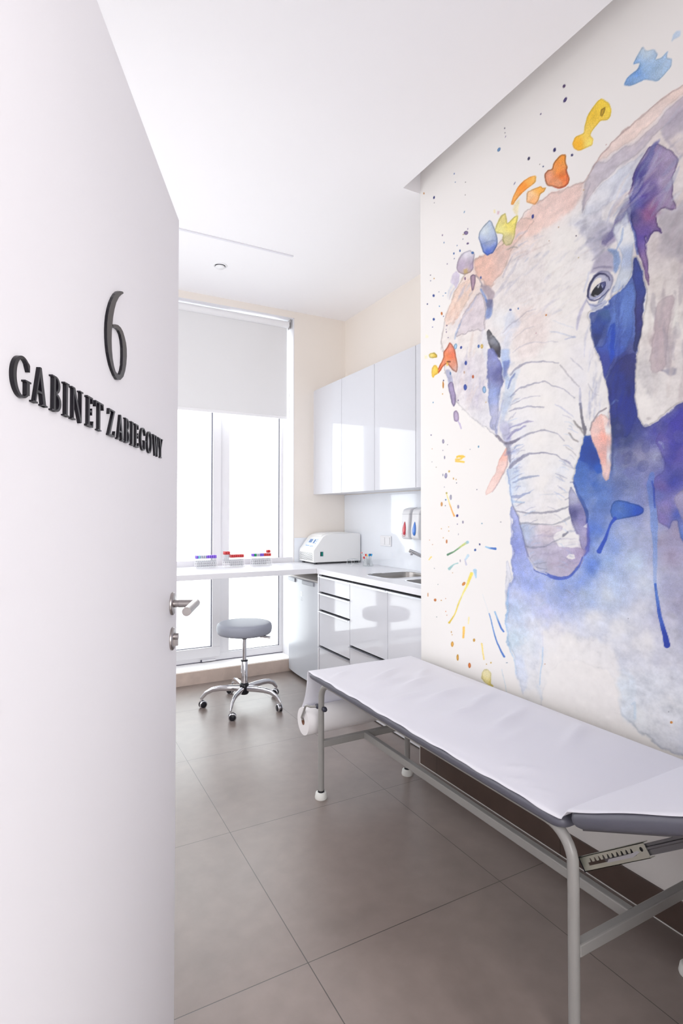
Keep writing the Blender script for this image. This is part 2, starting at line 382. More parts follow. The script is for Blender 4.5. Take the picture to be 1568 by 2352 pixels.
# ------------------------------------------------------------------ mural wall
# The elephant mural is paint on the wall: every point of the wall mesh carries its own pigment colour.
# Shapes are traced outlines, converted to positions on the wall plane.
class Mural:
    def __init__(s):
        # rows are finer where the painting has detail; columns follow the wall from the doorway to its far corner
        ya, yb = FY, WEND
        n = 500
        t = np.linspace(0, 1, n)
        s.Y = yb-(yb-ya)*t**1.0
        dens = np.linspace(0, 1, n); y0, y1 = 1.02, WEND
        a = np.linspace(WEND, y0, n-30); b = np.linspace(y0, FY, 31)[1:]
        s.Y = np.concatenate([a, b])
        zc = np.concatenate([np.linspace(-0.05, 0.50, 24), np.linspace(0.50, 3.22, 1150)[1:], np.linspace(3.22, CZ+0.2, 8)[1:]])
        s.Z = zc
        YY, ZZ = np.meshgrid(s.Y, s.Z)
        s.YY, s.ZZ = YY, ZZ
        P = np.stack([np.full_like(YY, WX), YY, ZZ-EYE], -1)
        f = np.array(_fw); r = np.array(_r2); u = np.array(_u2)
        d = P@f
        s.px = 784+FPX*(P@r)/d; s.py = CYPX-FPX*(P@u)/d
        s.rng = np.random.RandomState(11)
        # unwarped coordinates in wall space (cm), for grain
        s.n_f = s.fbm(40, 5); s.n_m = s.fbm(16, 5); s.n_c = s.fbm(4, 4); s.n_g = s.fbm(150, 3)
        s.wx = (s.fbm(22, 4)-0.5); s.wy = (s.fbm(22, 4)-0.5)
        s.hat = s.fbm(30, 4, 0.35, 1.6)
        s.C = np.empty(YY.shape+(3,)); s.C[:] = (240, 237, 234)
    def noise(s, fy, fz):
        gy = int(3.0*fy)+3; gz = int(3.8*fz)+3
        g = s.rng.rand(gz, gy)
        y = (s.YY-FY+0.2)*fy; z = (s.ZZ+0.1)*fz
        i = np.floor(y).astype(int); j = np.floor(z).astype(int); a = y-i; b = z-j
        a = a*a*(3-2*a); b = b*b*(3-2*b)
        i = np.clip(i, 0, gy-2); j = np.clip(j, 0, gz-2)
        return (g[j, i]*(1-a)+g[j, i+1]*a)*(1-b)+(g[j+1, i]*(1-a)+g[j+1, i+1]*a)*b
    def fbm(s, f, o, ky=1.0, kz=1.0):
        v = 0; amp = 1; tot = 0
        for k in range(o): v = v+amp*s.noise(f*ky, f*kz); tot += amp; amp *= 0.55; f *= 2.03
        return v/tot
    def win(s, x0, x1, y0, y1):
        m = (s.px > x0) & (s.px < x1) & (s.py > y0) & (s.py < y1)
        if not m.any(): return None
        r = np.where(m.any(1))[0]; c = np.where(m.any(0))[0]
        return slice(r[0], r[-1]+1), slice(c[0], c[-1]+1)
    @staticmethod
    def sd(X, Y, P):
        """signed distance, negative inside"""
        d2 = np.full(X.shape, 1e18); ins = np.zeros(X.shape, bool); n = len(P)
        for i in range(n):
            ax, ay = P[i-1]; bx, by = P[i]; ex, ey = bx-ax, by-ay
            wx, wy = X-ax, Y-ay
            t = np.clip((wx*ex+wy*ey)/(ex*ex+ey*ey+1e-9), 0, 1)
            d2 = np.minimum(d2, (wx-ex*t)**2+(wy-ey*t)**2)
            if ay != by: ins ^= ((ay > Y) != (by > Y)) & (X < (bx-ax)*(Y-ay)/(by-ay)+ax)
        d = np.sqrt(d2); return np.where(ins, -d, d)
    def colour(s, X, Y, col, p=2.6):
        if isinstance(col[0], (int, float)): return np.array(col, float)
        num = 0; den = 0
        for (x, y, c) in col:
            w = 1/(((X-x)**2+(Y-y)**2)**(p/2)+60)
            num = num+w[..., None]*np.array(c, float); den = den+w
        return num/den[..., None]
    def poly(s, P, col, a=1.0, soft=2.0, wob=5.0, edge=0.0, ew=1.6, tex=0.25, mul=False, sm=True):
        P = smooth(P) if len(P) > 5 and sm else P
        xs = [p[0] for p in P]; ys = [p[1] for p in P]; m = soft+wob+4
        w = s.win(min(xs)-m, max(xs)+m, min(ys)-m, max(ys)+m)
        if w is None: return
        X = s.px[w]+wob*2*s.wx[w]; Y = s.py[w]+wob*2*s.wy[w]
        d = s.sd(X, Y, P)
        al = np.clip(0.5-d/(2*soft), 0, 1); al = al*al*(3-2*al)*a
        al = al*(1-tex*1.2*(s.n_m[w]-0.35).clip(0, 1)*1.6)
        c = s.colour(X, Y, col)
        c = np.broadcast_to(c, X.shape+(3,))*(1+tex*0.35*(s.n_f[w]-0.5))[..., None]
        if edge: c = c*(1-edge*np.exp(-((d+ew*0.7)/ew)**2))[..., None]; al = np.clip(al+edge*0.6*np.exp(-((d+ew*0.7)/ew)**2)*(d < 1.5), 0, 1)
        al = al[..., None]
        if mul: s.C[w] = s.C[w]*(1-al)+s.C[w]*c/236.0*al
        else: s.C[w] = s.C[w]*(1-al)+c*al
    def line(s, P, wd, col, a=1.0, soft=0.9, wob=3.0, tex=0.3):
        P = smooth(P, False) if len(P) > 2 else P
        ws = wd if isinstance(wd, (list, tuple)) else [wd, wd]
        n = len(P); W = np.interp(np.linspace(0, 1, n), np.linspace(0, 1, len(ws)), ws)
        xs = [p[0] for p in P]; ys = [p[1] for p in P]; m = max(ws)+soft+wob+3
        w = s.win(min(xs)-m, max(xs)+m, min(ys)-m, max(ys)+m)
        if w is None: return
        X = s.px[w]+wob*2*s.wx[w]; Y = s.py[w]+wob*2*s.wy[w]; best = np.full(X.shape, 1e9)
        for i in range(n-1):
            ax, ay = P[i]; bx, by = P[i+1]; ex, ey = bx-ax, by-ay
            t = np.clip(((X-ax)*ex+(Y-ay)*ey)/(ex*ex+ey*ey+1e-9), 0, 1)
            best = np.minimum(best, np.hypot(X-ax-ex*t, Y-ay-ey*t)-(W[i]+(W[i+1]-W[i])*t)/2)
        al = np.clip(0.5-best/(2*soft), 0, 1)*a*(1-tex*s.n_f[w])
        c = np.broadcast_to(s.colour(X, Y, col), X.shape+(3,))
        s.C[w] = s.C[w]*(1-al[..., None])+c*al[..., None]
    def dot(s, x, y, rx, ry, col, rot=0.0, a=0.95, edge=0.25):
        n = 12; P = [(x+rx*math.cos(q)*math.cos(rot)-ry*math.sin(q)*math.sin(rot), y+rx*math.cos(q)*math.sin(rot)+ry*math.sin(q)*math.cos(rot)) for q in [2*math.pi*k/n for k in range(n)]]
        s.poly(P, col, a, 0.7, 1.2, edge, 1.2, 0.1)
def smooth(P, closed=True, it=1):
    for _ in range(it):
        out = []
        n = len(P)
        rng_ = range(n) if closed else range(n-1)
        if not closed: out.append(P[0])
        for i in rng_:
            a, b = P[i], P[(i+1) % n]
            out += [(a[0]*.85+b[0]*.15, a[1]*.85+b[1]*.15), (a[0]*.15+b[0]*.85, a[1]*.15+b[1]*.85)]
        if not closed: out.append(P[-1])
        P = out
    return P
BLK = {'A': 0, 'B': 500, 'C': 950, 'D': 1200}
def T(txt):
    """outline text: a block letter, then x,y pairs"""
    out = []; o = 0
    for w in txt.split():
        if w in BLK: o = BLK[w]; continue
        x, y = w.split(','); out.append((960+float(x)/2.579, o+float(y)/2.579))
    return out
def CP(txt):
    out = []; o = 0
    for w in txt.split():
        if w in BLK: o = BLK[w]; continue
        x, y, c = w.split(','); out.append((960+float(x)/2.579, o+float(y)/2.579, (int(c[0:2], 16), int(c[2:4], 16), int(c[4:6], 16))))
    return out
mu = Mural()
p, l = mu.poly, mu.line
WHITE = (240, 237, 234)
# ---- body wash behind the head
body = T('B 1290,230 1318,300 1345,420 1328,520 1328,640 1308,740 1300,830 1283,900 1278,1000 1285,1080 1300,1150 1318,1215 1345,1240 1420,1195 1500,1145 1568,1085 1700,1000 2300,700 D 2300,1600 1560,1400 1300,1250 1180,1100 1150,900 900,800 760,900 730,1080 700,1120 600,1010 580,830 530,700 520,560 C 525,1100 540,1010 560,980 566,920 556,780 550,700 545,610 555,540 700,500 B 985,1280 1110,1200 1125,1060 1105,960 1080,880 1060,780 1020,700 1005,600 1010,545 1060,555 1130,520 1140,470 1210,440 1260,330')
bc = CP('B 1230,600,5f7bc4 1150,600,3a56a8 1060,650,283c84 1240,850,26307c 1190,1000,20307c 1240,1200,223088 1160,1250,1c2e80 '
        'C 1180,60,262a60 1230,160,34407a 1250,260,5c628c 1210,400,5a6aa4 1310,230,6c6e9c 1420,260,7c82b0 1420,120,3c3c9c 1520,100,4c44a0 1540,260,5044a0 1490,360,3038a4 1440,440,5a50a0 1540,520,5a54a8 990,180,0e3894 1040,280,1c48a8 960,330,3c66b8 1010,450,4c70ba 1060,420,2c58b4 1100,500,5c7cc0 1240,480,7a88bc 1330,480,7c86bc 1360,620,9aa2cc 1250,700,a0aed4 1130,780,86a0dc 1040,700,5478cc 1040,900,6688d8 1110,880,9ab4e2 950,1000,7a96dc 840,1040,8ea4de 600,620,9aa4dc 600,800,8c98d8 610,930,92a2e0 690,1000,9cacE2 640,1100,bcc6ea 800,1130,aab8e4 1150,1010,b8cae8 1280,880,c4d4ea 1340,1000,ccd6e8 1350,760,acb4d4 1440,760,a29cb8 1500,850,a098b4 1520,1050,a4a4c0 1540,700,9c94b4 '
        'D 600,560,c2cfea 560,700,c8dcec 640,720,d6dfea 760,520,bcc2e8 700,600,dcdfec 830,640,d8d8e4 900,720,e4e4e6 1000,430,a6badf 900,420,a0b0e0 1120,430,ccd8ea 1050,560,dce0ea 1180,620,dfe2e9 1330,500,d0d4e4 1330,720,dfe0e6 1450,560,b8b8d0 1540,480,a8a6c0 1530,680,b6b8cc 1480,800,c6c8d6 1400,950,d8dce4 1220,1000,dce4ea 1300,1150,dfe4e8 1500,1100,dcdee2 680,960,dde2ea 600,900,ccd6e8 820,850,e6e4e4 1000,900,e6e5e3')
p(body, bc, 1.0, 3.0, 10.0, 0.10, 2.5, 0.30)
# keep the plain wall below the wash
p(T('D 760,620 900,700 1150,700 1190,900 1200,1200 1300,1300 1100,1300 740,1100 740,800 745,640'), WHITE, 0.75, 14, 14, tex=0.4)
p(T('D 600,1000 700,1000 740,1100 760,1300 560,1100'), WHITE, 0.6, 10, 8)
# ---- head, ears and trunk base
head = T('A 2300,150 1700,420 1568,500 1530,525 1450,580 1380,630 1300,700 1220,760 1160,830 1100,900 1060,960 1020,1010 985,1075 930,1090 870,1110 790,1150 720,1180 690,1215 640,1240 600,1290 570,1350 520,1400 460,1440 400,1510 340,1520 B 330,240 300,290 260,350 225,430 200,500 175,570 150,620 140,700 135,780 150,850 170,940 195,1040 230,1120 290,1160 340,1200 390,1260 C 380,70 440,120 500,175 525,220 530,300 530,360 545,450 560,530 590,600 610,680 630,770 660,850 690,930 740,950 800,975 880,975 940,920 985,840 1003,760 1008,680 1000,600 985,540 950,480 922,410 940,320 960,240 980,140 B 1100,1270 1125,1200 1130,1100 1120,1000 1100,930 1070,820 1030,700 1000,560 1020,545 1080,540 1140,480 1200,440 1260,330 1290,230 1320,300 1350,430 1330,600 1310,740 1300,830 1285,900 1280,1000 1285,1080 1300,1150 1318,1215 1345,1240 1420,1195 1568,1085 1700,1000 2300,700')
hc = CP('A 1540,560,ecd8d0 1300,760,ecd8d2 1150,900,d6ccd0 1000,1130,e2cfca 850,1180,e8cdc6 750,1280,ecd2c9 620,1400,e4ccc4 500,1480,e4c2b6 420,1540,e6c2b4 1100,1150,dcdce4 1200,1080,dcdde6 1100,1290,e0e0e4 950,1300,dddcdf 850,1400,e8e4e0 1000,1450,dcd9da 1500,800,dccfcb 1540,700,bcb4c0 1540,950,d2c6c4 1500,1300,b0a8b0 1550,1450,aaa2a8 1430,1480,b8acb0 '
        'B 900,150,e6e2dd 800,300,e4e0dc 600,300,dcd8d8 560,450,dcd4d3 660,430,dcd2d0 700,600,e2d4d0 850,500,e6e2de 950,400,e2dedb 500,600,d8dae0 600,700,e2d9d6 800,800,e9e5e1 700,900,e8e4e0 900,700,e2dfdf 1040,200,c6c4d0 980,300,dedbdb 960,800,dcdae2 960,950,dcdce6 1060,950,e6e4e4 600,1100,e2e2e6 750,1100,e9e6e3 880,1150,e2e2e4 300,400,ead2c4 240,500,ead0c0 180,700,e6dcd6 260,620,dcd0d4 330,560,d8ccd2 300,720,e6dcd8 330,900,dcd4d8 250,1000,d8d0d8 330,1060,ccc6d2 400,1180,ccccda 380,800,e2dcdc 1350,600,e2ddd8 1420,400,c8beba 1540,300,bcb2b2 1330,900,d0cac6 1350,1100,e6e1dd 1450,700,c8b8b8 1540,600,d8d4ce 1540,900,c8c0c0 1450,1050,d6d0d0 1400,170,b6aaac 1500,1040,dcd4d2 '
        'C 600,100,d6dae6 700,150,e9e6e3 850,180,e4e2e2 900,300,e2e2e4 700,300,e9e7e5 580,300,d2d8e8 600,420,ccd6e8 750,420,e9e6e4 850,330,dce0e8 640,540,dcdde4 780,540,e4e0e0 720,620,e0dcda 860,600,e6e5e3 880,720,e6e6e6 650,720,ccd0e0 760,700,d4c8d0 720,850,c0b8cc 850,850,bcb4ca 900,930,c2bccc 780,940,c8c2ce 680,830,c2c6da 940,850,b6a8c4')
hc = [(x_, y_, tuple(c_[k_]+(W_-c_[k_])*0.28 for k_, W_ in enumerate((246, 243, 238)))) for (x_, y_, c_) in hc]
p(head, hc, 1.0, 1.6, 7.0, 0.16, 2.0, 0.12)
# fade the lower edge of the near ear into the wall
p(T('B 230,1120 300,1150 360,1220 C 380,75 430,120 380,120 300,60'), WHITE, 0.7, 12, 8)
# ---- tints on the head
p(T('A 690,1215 780,1155 870,1112 975,1087 965,1150 930,1220 850,1290 760,1350 680,1400 640,1400 620,1330 650,1260'), CP('A 900,1150,e6c4ba 750,1250,ecccc2 680,1370,f0cfc3'), 0.75, 7, 8)
p(T('B 330,250 360,225 430,200 520,150 560,60 600,0 690,0 640,80 570,170 530,260 490,340 440,410 400,390 350,340'), CP('B 400,260,e4b6a4 500,250,dabab0 560,80,e6c6ba'), 0.85, 4, 8, 0.15)
p(T('B 335,330 280,370 225,430 190,520 155,615 175,650 230,600 300,480 350,400'), (232, 204, 188), 0.8, 4, 7, 0.1)
p(T('B 215,715 250,620 290,540 340,480 380,430 400,560 398,670 340,670 280,690'), (208, 196, 204), 0.8, 2.5, 7, 0.2)
p(T('B 250,860 330,800 400,820 400,1000 380,1150 320,1120 280,1040 260,950'), (206, 200, 212), 0.6, 8, 8)
p(T('B 470,430 540,290 640,190 740,250 760,360 700,440 600,500 500,530'), (218, 210, 210), 0.55, 12, 10)
p(T('B 560,560 660,520 760,560 780,700 700,820 600,860 560,740'), (224, 208, 204), 0.6, 14, 10)
p(T('B 520,560 600,600 560,700 520,800 560,860 500,900 480,800 500,680'), (190, 200, 224), 0.55, 7, 10)
p(T('B 890,30 1000,-60 1100,-110 1230,-100 1200,20 1120,140 1050,240 1010,150 960,80'), CP('B 950,20,c4c6d2 1100,-20,b2b2c4 1100,120,a6a4ba'), 0.8, 10, 12, tex=0.5)
p(T('B 1010,330 1045,250 1095,200 1140,190 1162,300 1112,312 1060,322'), (158, 152, 178), 0.75, 5, 7)
p(T('B 1120,180 1190,190 1205,260 1170,330 1150,300 1150,230'), (110, 140, 192), 0.8, 4, 7, tex=0.5)
p(T('B 1090,100 1180,70 1190,120 1130,170 1095,160'), (150, 138, 176), 0.7, 4, 7)
# far ear bands
p(T('A 1568,500 1450,582 1222,762 1102,902 1040,985 1100,950 1210,860 1300,800 1420,690 1500,610 1568,560 1800,480 1800,400'), (236, 212, 202), 0.75, 4, 8, 0.12)
p(T('A 1700,520 1568,565 1440,690 1330,810 1210,870 1130,950 1050,970 985,1085 965,1270 1010,1180 1080,1080 1170,1000 1300,905 1420,790 1568,660 1700,600'), CP('A 1000,1150,b2aab8 1150,980,b6aebe 1350,830,bcb2c0 1540,620,b4aabc'), 0.7, 5, 8, 0.15)
p(T('A 975,1275 1010,1180 1090,1080 1180,1010 1300,920 1400,860 1350,970 1300,1080 1240,1190 1170,1180 1080,1240 1020,1280'), CP('A 1050,1200,d8dce8 1200,1050,c6cee0 1330,930,d4d8e4'), 0.75, 4, 8, 0.1)
p(T('A 1080,1270 1140,1190 1230,1180 1240,1260 1180,1330 1100,1310'), (224, 220, 220), 0.8, 5, 8)
p(T('A 1568,640 1480,720 1440,790 1500,860 1540,920 1620,900 1700,700'), (172, 164, 182), 0.7, 6, 8, tex=0.5)
p(T('A 1500,820 1560,780 1640,800 1640,900 1545,905'), (226, 214, 208), 0.7, 6, 8)
p(T('A 1430,1260 1510,1220 1620,1180 1700,1400 1600,1560 1420,1500 1440,1390'), (164, 158, 168), 0.6, 9, 12, tex=0.5)
p(T('B 1400,540 1450,480 1512,460 1500,600 1480,760 1460,900 1400,930 1374,880 1390,700'), (182, 164, 172), 0.75, 3, 7, 0.12)
p(T('B 1300,860 1340,820 1360,760 1380,900 1440,930 1430,1000 1370,1090 1320,1000 1290,930'), (186, 182, 186), 0.6, 7, 10, tex=0.5)
p(T('B 1500,880 1525,890 1520,930 1490,940 1440,900 1470,895'), (130, 128, 152), 0.6, 4, 6)
# ---- blue panels in the neck strip
p(T('B 1290,225 1325,330 1348,430 1328,520 1328,650 1305,760 1290,800 1275,780 1285,600 1285,440 1262,340'), CP('B 1310,350,2c3c8c 1310,600,2c2c74 1290,750,26306e'), 0.95, 2, 5, 0.2)
p(T('B 1140,560 1180,460 1240,400 1275,380 1285,480 1280,600 1262,700 1215,810 1160,840 1130,900 1105,960 1080,870 1062,760 1100,760 1120,640'), CP('B 1200,560,6080c8 1250,450,5a78c0 1150,750,3452b4 1100,850,34409c 1230,740,4a66b8'), 0.95, 2.5, 6, 0.15)
p(T('B 1130,650 1160,620 1165,720 1150,830 1135,870 1120,780'), (20, 66, 184), 0.8, 3, 6)
p(T('B 1160,500 1190,440 1200,460 1180,620 1165,620'), (66, 88, 160), 0.6, 2.5, 5)
p(T('B 1010,600 1040,620 1070,560 1120,540 1130,600 1090,680 1055,780 1020,700'), CP('B 1060,640,203c94 1110,560,38588c 1040,720,1c2c70'), 0.9, 3, 7, tex=0.4)
p(T('B 1110,970 1160,870 1215,820 1285,800 1300,830 1283,920 1278,1000 1285,1090 1300,1160 1250,1300 1140,1300 1130,1100'), CP('B 1180,950,1c2c84 1250,900,2a2c70 1180,1100,16268a 1250,1200,20308c 1160,1250,1a2c70'), 0.9, 2.5, 6, 0.1)
l(T('B 1140,1110 1170,1080 1180,1088'), 4, (100, 130, 190), 0.8)
# ---- violet splash on the far ear
p(T('A 1395,870 1430,850 1500,885 1535,930 1530,1000 1510,1080 1505,1180 1530,1240 1500,1250 1450,1230 1415,1270 1420,1330 1450,1390 1400,1368 1370,1400 1350,1440 1345,1500 B 1345,100 1350,200 1360,300 1373,400 1366,405 1340,340 1320,260 1300,200 1285,140 1268,40 1262,-40 1240,-150 1225,-120 1255,-190 1280,-260 1320,-360 1365,-420'),
  CP('A 1480,950,a494b8 1450,1080,9c8cb4 1470,1190,9882aa 1380,1120,6c5c9c 1330,1150,4c3c94 1300,1200,2c2888 1280,1290,30286c 1350,1280,8c5c8c 1390,1230,8c6490 1320,1380,644c94 B 1320,120,54409c 1350,260,7c5c9c 1365,380,886498'), 0.95, 1.2, 6, 0.25, 2.2, 0.3)
p(T('A 1400,850 1440,830 1400,920 1340,1040 1300,1180 1290,1290 1230,1350 1210,1310 1250,1200 1265,1100 1300,1000 1350,910'), CP('A 1400,880,5c5c9c 1300,1150,2c2c84 1250,1290,2a2c70'), 0.8, 4, 8, tex=0.4)
p(T('A 1220,1200 1250,1180 1270,1240 1180,1380 1110,1450 1090,1430 1150,1350'), (96, 92, 140), 0.75, 3, 7, tex=0.3)
p(T('A 1330,1240 1420,1230 1440,1260 1400,1300 1350,1310'), (140, 80, 136), 0.4, 6, 8)
p(T('B 1150,60 1220,10 1240,-40 1265,60 1285,160 1270,300 1230,400 1170,450 1150,440 1190,330 1215,230 1190,160'), CP('B 1240,100,dde2e8 1220,350,c4d0e0 1260,250,a4b4d4'), 0.85, 3.5, 7, 0.1)
l(T('B 1262,20 1285,120 1300,220'), [4, 7, 4], (56, 76, 160), 0.7)
l(T('B 1215,60 1205,130 1170,200'), [3, 6, 2], (150, 172, 210), 0.7)
# ---- right eye
p(T('B 1030,350 1058,325 1090,308 1130,315 1152,345 1155,390 1140,430 1105,475 1085,500 1060,508 1095,440 1118,400 1112,350 1085,338 1055,345'), CP('B 1135,350,8c8cac 1130,420,a0a4c0 1080,490,a4acc8 1060,335,70709c'), 0.9, 2.4, 4, 0.15)
p(T('B 1004,468 1008,425 1022,385 1045,350 1075,332 1105,336 1126,356 1128,392 1112,428 1080,462 1045,486 1018,488'), (168, 170, 196), 0.95, 1.4, 3)
l(T('B 1006,470 1008,430 1020,392 1042,352 1072,330 1104,332 1128,350 1134,372'), [4, 5, 5, 4.5, 4, 3, 2], (30, 30, 72), 0.95, 1.0, 1.5, 0.1)
l(T('B 1004,465 1018,486 1045,492 1075,478 1108,452 1130,425'), [3.5, 4.5, 3, 2.5, 2, 1.5], (44, 46, 96), 0.9, 1.0, 1.5, 0.1)
p(T('B 1018,440 1026,402 1044,372 1066,354 1086,356 1082,382 1058,396 1038,426 1026,452'), (232, 226, 218), 1.0, 0.9, 1.5, tex=0.05)
p(T('B 1022,462 1030,436 1056,402 1082,384 1108,376 1114,394 1104,424 1076,452 1044,470'), CP('B 1045,450,0c0c14 1070,420,12121e 1100,395,34386c 1104,410,2c3064'), 1.0, 0.9, 1.2, tex=0.05)
p(T('B 1086,388 1104,382 1106,398 1094,412 1084,408'), (92, 98, 150), 0.9, 1.0, 1.0)
l(T('B 1072,396 1066,414'), 2.4, (226, 228, 234), 0.95, 0.6, 0.5)
l(T('B 1088,398 1092,412'), 2.0, (190, 200, 226), 0.9, 0.6, 0.5)
l(T('B 1046,460 1056,462'), 2.0, (220, 220, 226), 0.9, 0.6, 0.5)
l(T('B 1010,480 1040,478 1070,464 1100,440'), [1.5, 3, 3, 1.5], (150, 158, 196), 0.8, 0.8, 1)
p(T('B 1015,505 1060,512 1110,480 1125,500 1090,535 1050,555 1020,540'), (168, 176, 204), 0.8, 2.5, 4)
l(T('B 1000,490 1014,512 1050,524 1090,506'), [2, 3, 2], (96, 104, 156), 0.7, 1.2)
l(T('B 1000,480 970,540 945,620 938,660'), [3, 8, 3], (170, 168, 198), 0.75, 2)
l(T('B 1010,320 1000,380 980,440'), [3, 5, 2], (178, 186, 214), 0.6, 2)
l(T('B 1030,250 1070,220 1100,180'), [3, 7, 3], (150, 148, 168), 0.6, 2)
l(T('B 1040,300 1090,290 1140,292'), [2, 5, 3], (96, 92, 124), 0.6, 2)
# ---- near eye and the blue below it
p(T('B 375,390 420,395 450,450 440,500 410,490 395,460'), (150, 136, 148), 0.8, 3, 6)
p(T('B 390,480 445,480 440,540 425,600 395,590 400,540'), CP('B 420,500,60648c 415,570,7c94cc'), 0.85, 3, 6)
l(T('B 375,420 385,450 405,500'), [3, 6, 3], (90, 126, 196), 0.7, 1.2)
p(T('B 400,680 415,660 440,700 480,735 488,770 485,825 470,822 430,785 408,740'), CP('B 415,690,2c2c34 450,730,6c7484 470,800,2c2832 430,770,40404a'), 0.95, 1.3, 4, 0.2, tex=0.4)
p(T('B 410,780 440,775 475,820 498,890 502,950 485,1040 478,1120 465,1220 455,1290 C 450,60 455,110 440,90 B 430,1230 418,1100 408,960 404,860'), CP('B 440,850,7c84c0 490,930,4c5092 440,1050,8498d4 460,1180,a4a8cc'), 0.9, 2.2, 6, 0.12, tex=0.3)
p(T('B 380,650 405,690 410,760 400,900 385,800 375,700'), (214, 216, 228), 0.7, 3, 5)
p(T('B 480,780 540,770 545,830 520,900 540,960 510,1010 500,900'), CP('B 520,800,9cb4dc 520,900,7ca0d8'), 0.6, 4, 7, tex=0.5)
p(T('B 505,850 540,840 530,930 505,960'), (90, 104, 176), 0.6, 2.5, 5)
# ---- tusks
p(T('B 1110,1170 1095,1165 C 1085,0 1060,15 1035,45 1013,100 1040,170 1062,240 1085,310 1100,380 1113,402 1130,385 1145,300 1148,160 1140,60 1125,-20 B 1130,1200'), CP('C 1060,100,eccac4 1080,60,f0cec4 1120,100,f0eeec 1130,250,f0efee 1095,250,f0b8ac 1110,340,ecc8c0 1105,140,f0b4a4'), 1.0, 1.2, 3, 0.12)
p(T('C 1085,-5 1098,30 1112,110 1118,200 1108,330 1100,380 1085,310 1055,220 1020,110 1040,50'), CP('C 1060,100,ecc8c0 1100,120,eea494 1090,260,ecb0a6 1095,340,ecccc4'), 0.7, 2, 4)
l(T('B 1110,1130 1070,1150 1040,1200 C 1030,50 1015,100'), [3, 4, 3], (128, 116, 124), 0.8)
p(T('C 520,195 530,250 527,310 510,350 480,400 445,462 420,478 403,483 398,460 425,410 455,345 475,290 495,240'), CP('C 500,260,f0b8a8 450,400,f0cbc2 410,470,f4d4cb 510,300,eecac2'), 0.95, 1.4, 4, 0.08)
l(T('C 520,200 528,260 522,330 480,400 440,465'), [2, 3, 2], (170, 150, 160), 0.5)
# ---- trunk: bluish sides, folds, tip
p(T('B 500,1000 560,900 600,880 580,1000 545,1100 520,1200 C 560,60 540,200 C 545,400 530,300 520,180 B 480,1250 490,1100'), CP('B 540,1000,b4c8e0 520,1150,a8bcdc C 540,100,9c9cc0'), 0.6, 5, 8, tex=0.4)
p(T('C 530,330 580,300 600,380 570,470 590,560 560,530 540,430'), (196, 212, 234), 0.7, 5, 8)
p(T('C 600,650 650,660 670,760 640,790 620,720'), (150, 176, 220), 0.6, 4, 7)
p(T('C 900,430 925,470 960,520 985,560 1003,640 1010,740 990,830 962,790 950,730 930,690 905,620 893,560 890,480'), CP('C 920,600,3c3c7c 915,500,a8aac8 960,620,7c78b0 985,700,a49cc4 930,680,8480b0'), 0.9, 2.0, 5, 0.15)
p(T('C 995,600 1020,690 1018,800 990,850 975,830 1000,760'), (76, 80, 176), 0.7, 2.5, 5)
l(T('C 922,410 945,480 975,530 998,590 1003,640'), [5, 8, 4], (24, 60, 150), 0.9)
p(T('C 610,665 700,655 850,662 848,700 800,728 840,790 930,785 1000,800 975,870 930,930 880,970 800,970 740,945 690,925 650,850 630,760'), CP('C 650,700,b8c2da 760,690,d0c2cc 700,800,b0aac4 800,880,b4acc4 900,860,b0a4c4 960,820,a494bc 720,900,aab0c8'), 0.75, 3, 7, 0.1, tex=0.4)
p(T('C 800,725 860,690 900,640 925,690 955,725 940,790 850,785 820,760'), (232, 231, 230), 0.85, 2.5, 6)
p(T('C 878,850 895,828 930,830 933,850 915,860 895,858'), (236, 234, 232), 0.9, 1.2, 4)
p(T('C 978,670 1000,650 1000,678'), (220, 220, 230), 0.8, 1, 1)
l(T('C 690,925 770,958 830,977 890,970 940,920 975,850'), [3, 8, 8, 5, 3], (48, 76, 186), 0.85, 1.0)
l(T('C 560,530 600,640 640,810 690,925'), [1.5, 2.5, 3, 3], (104, 110, 160), 0.75)
l(T('C 530,330 545,430 560,530'), [2, 3, 2], (140, 164, 210), 0.7)
l(T('C 655,850 690,920 760,952'), [2, 5, 2], (226, 226, 230), 0.8)
FO = (118, 118, 146)
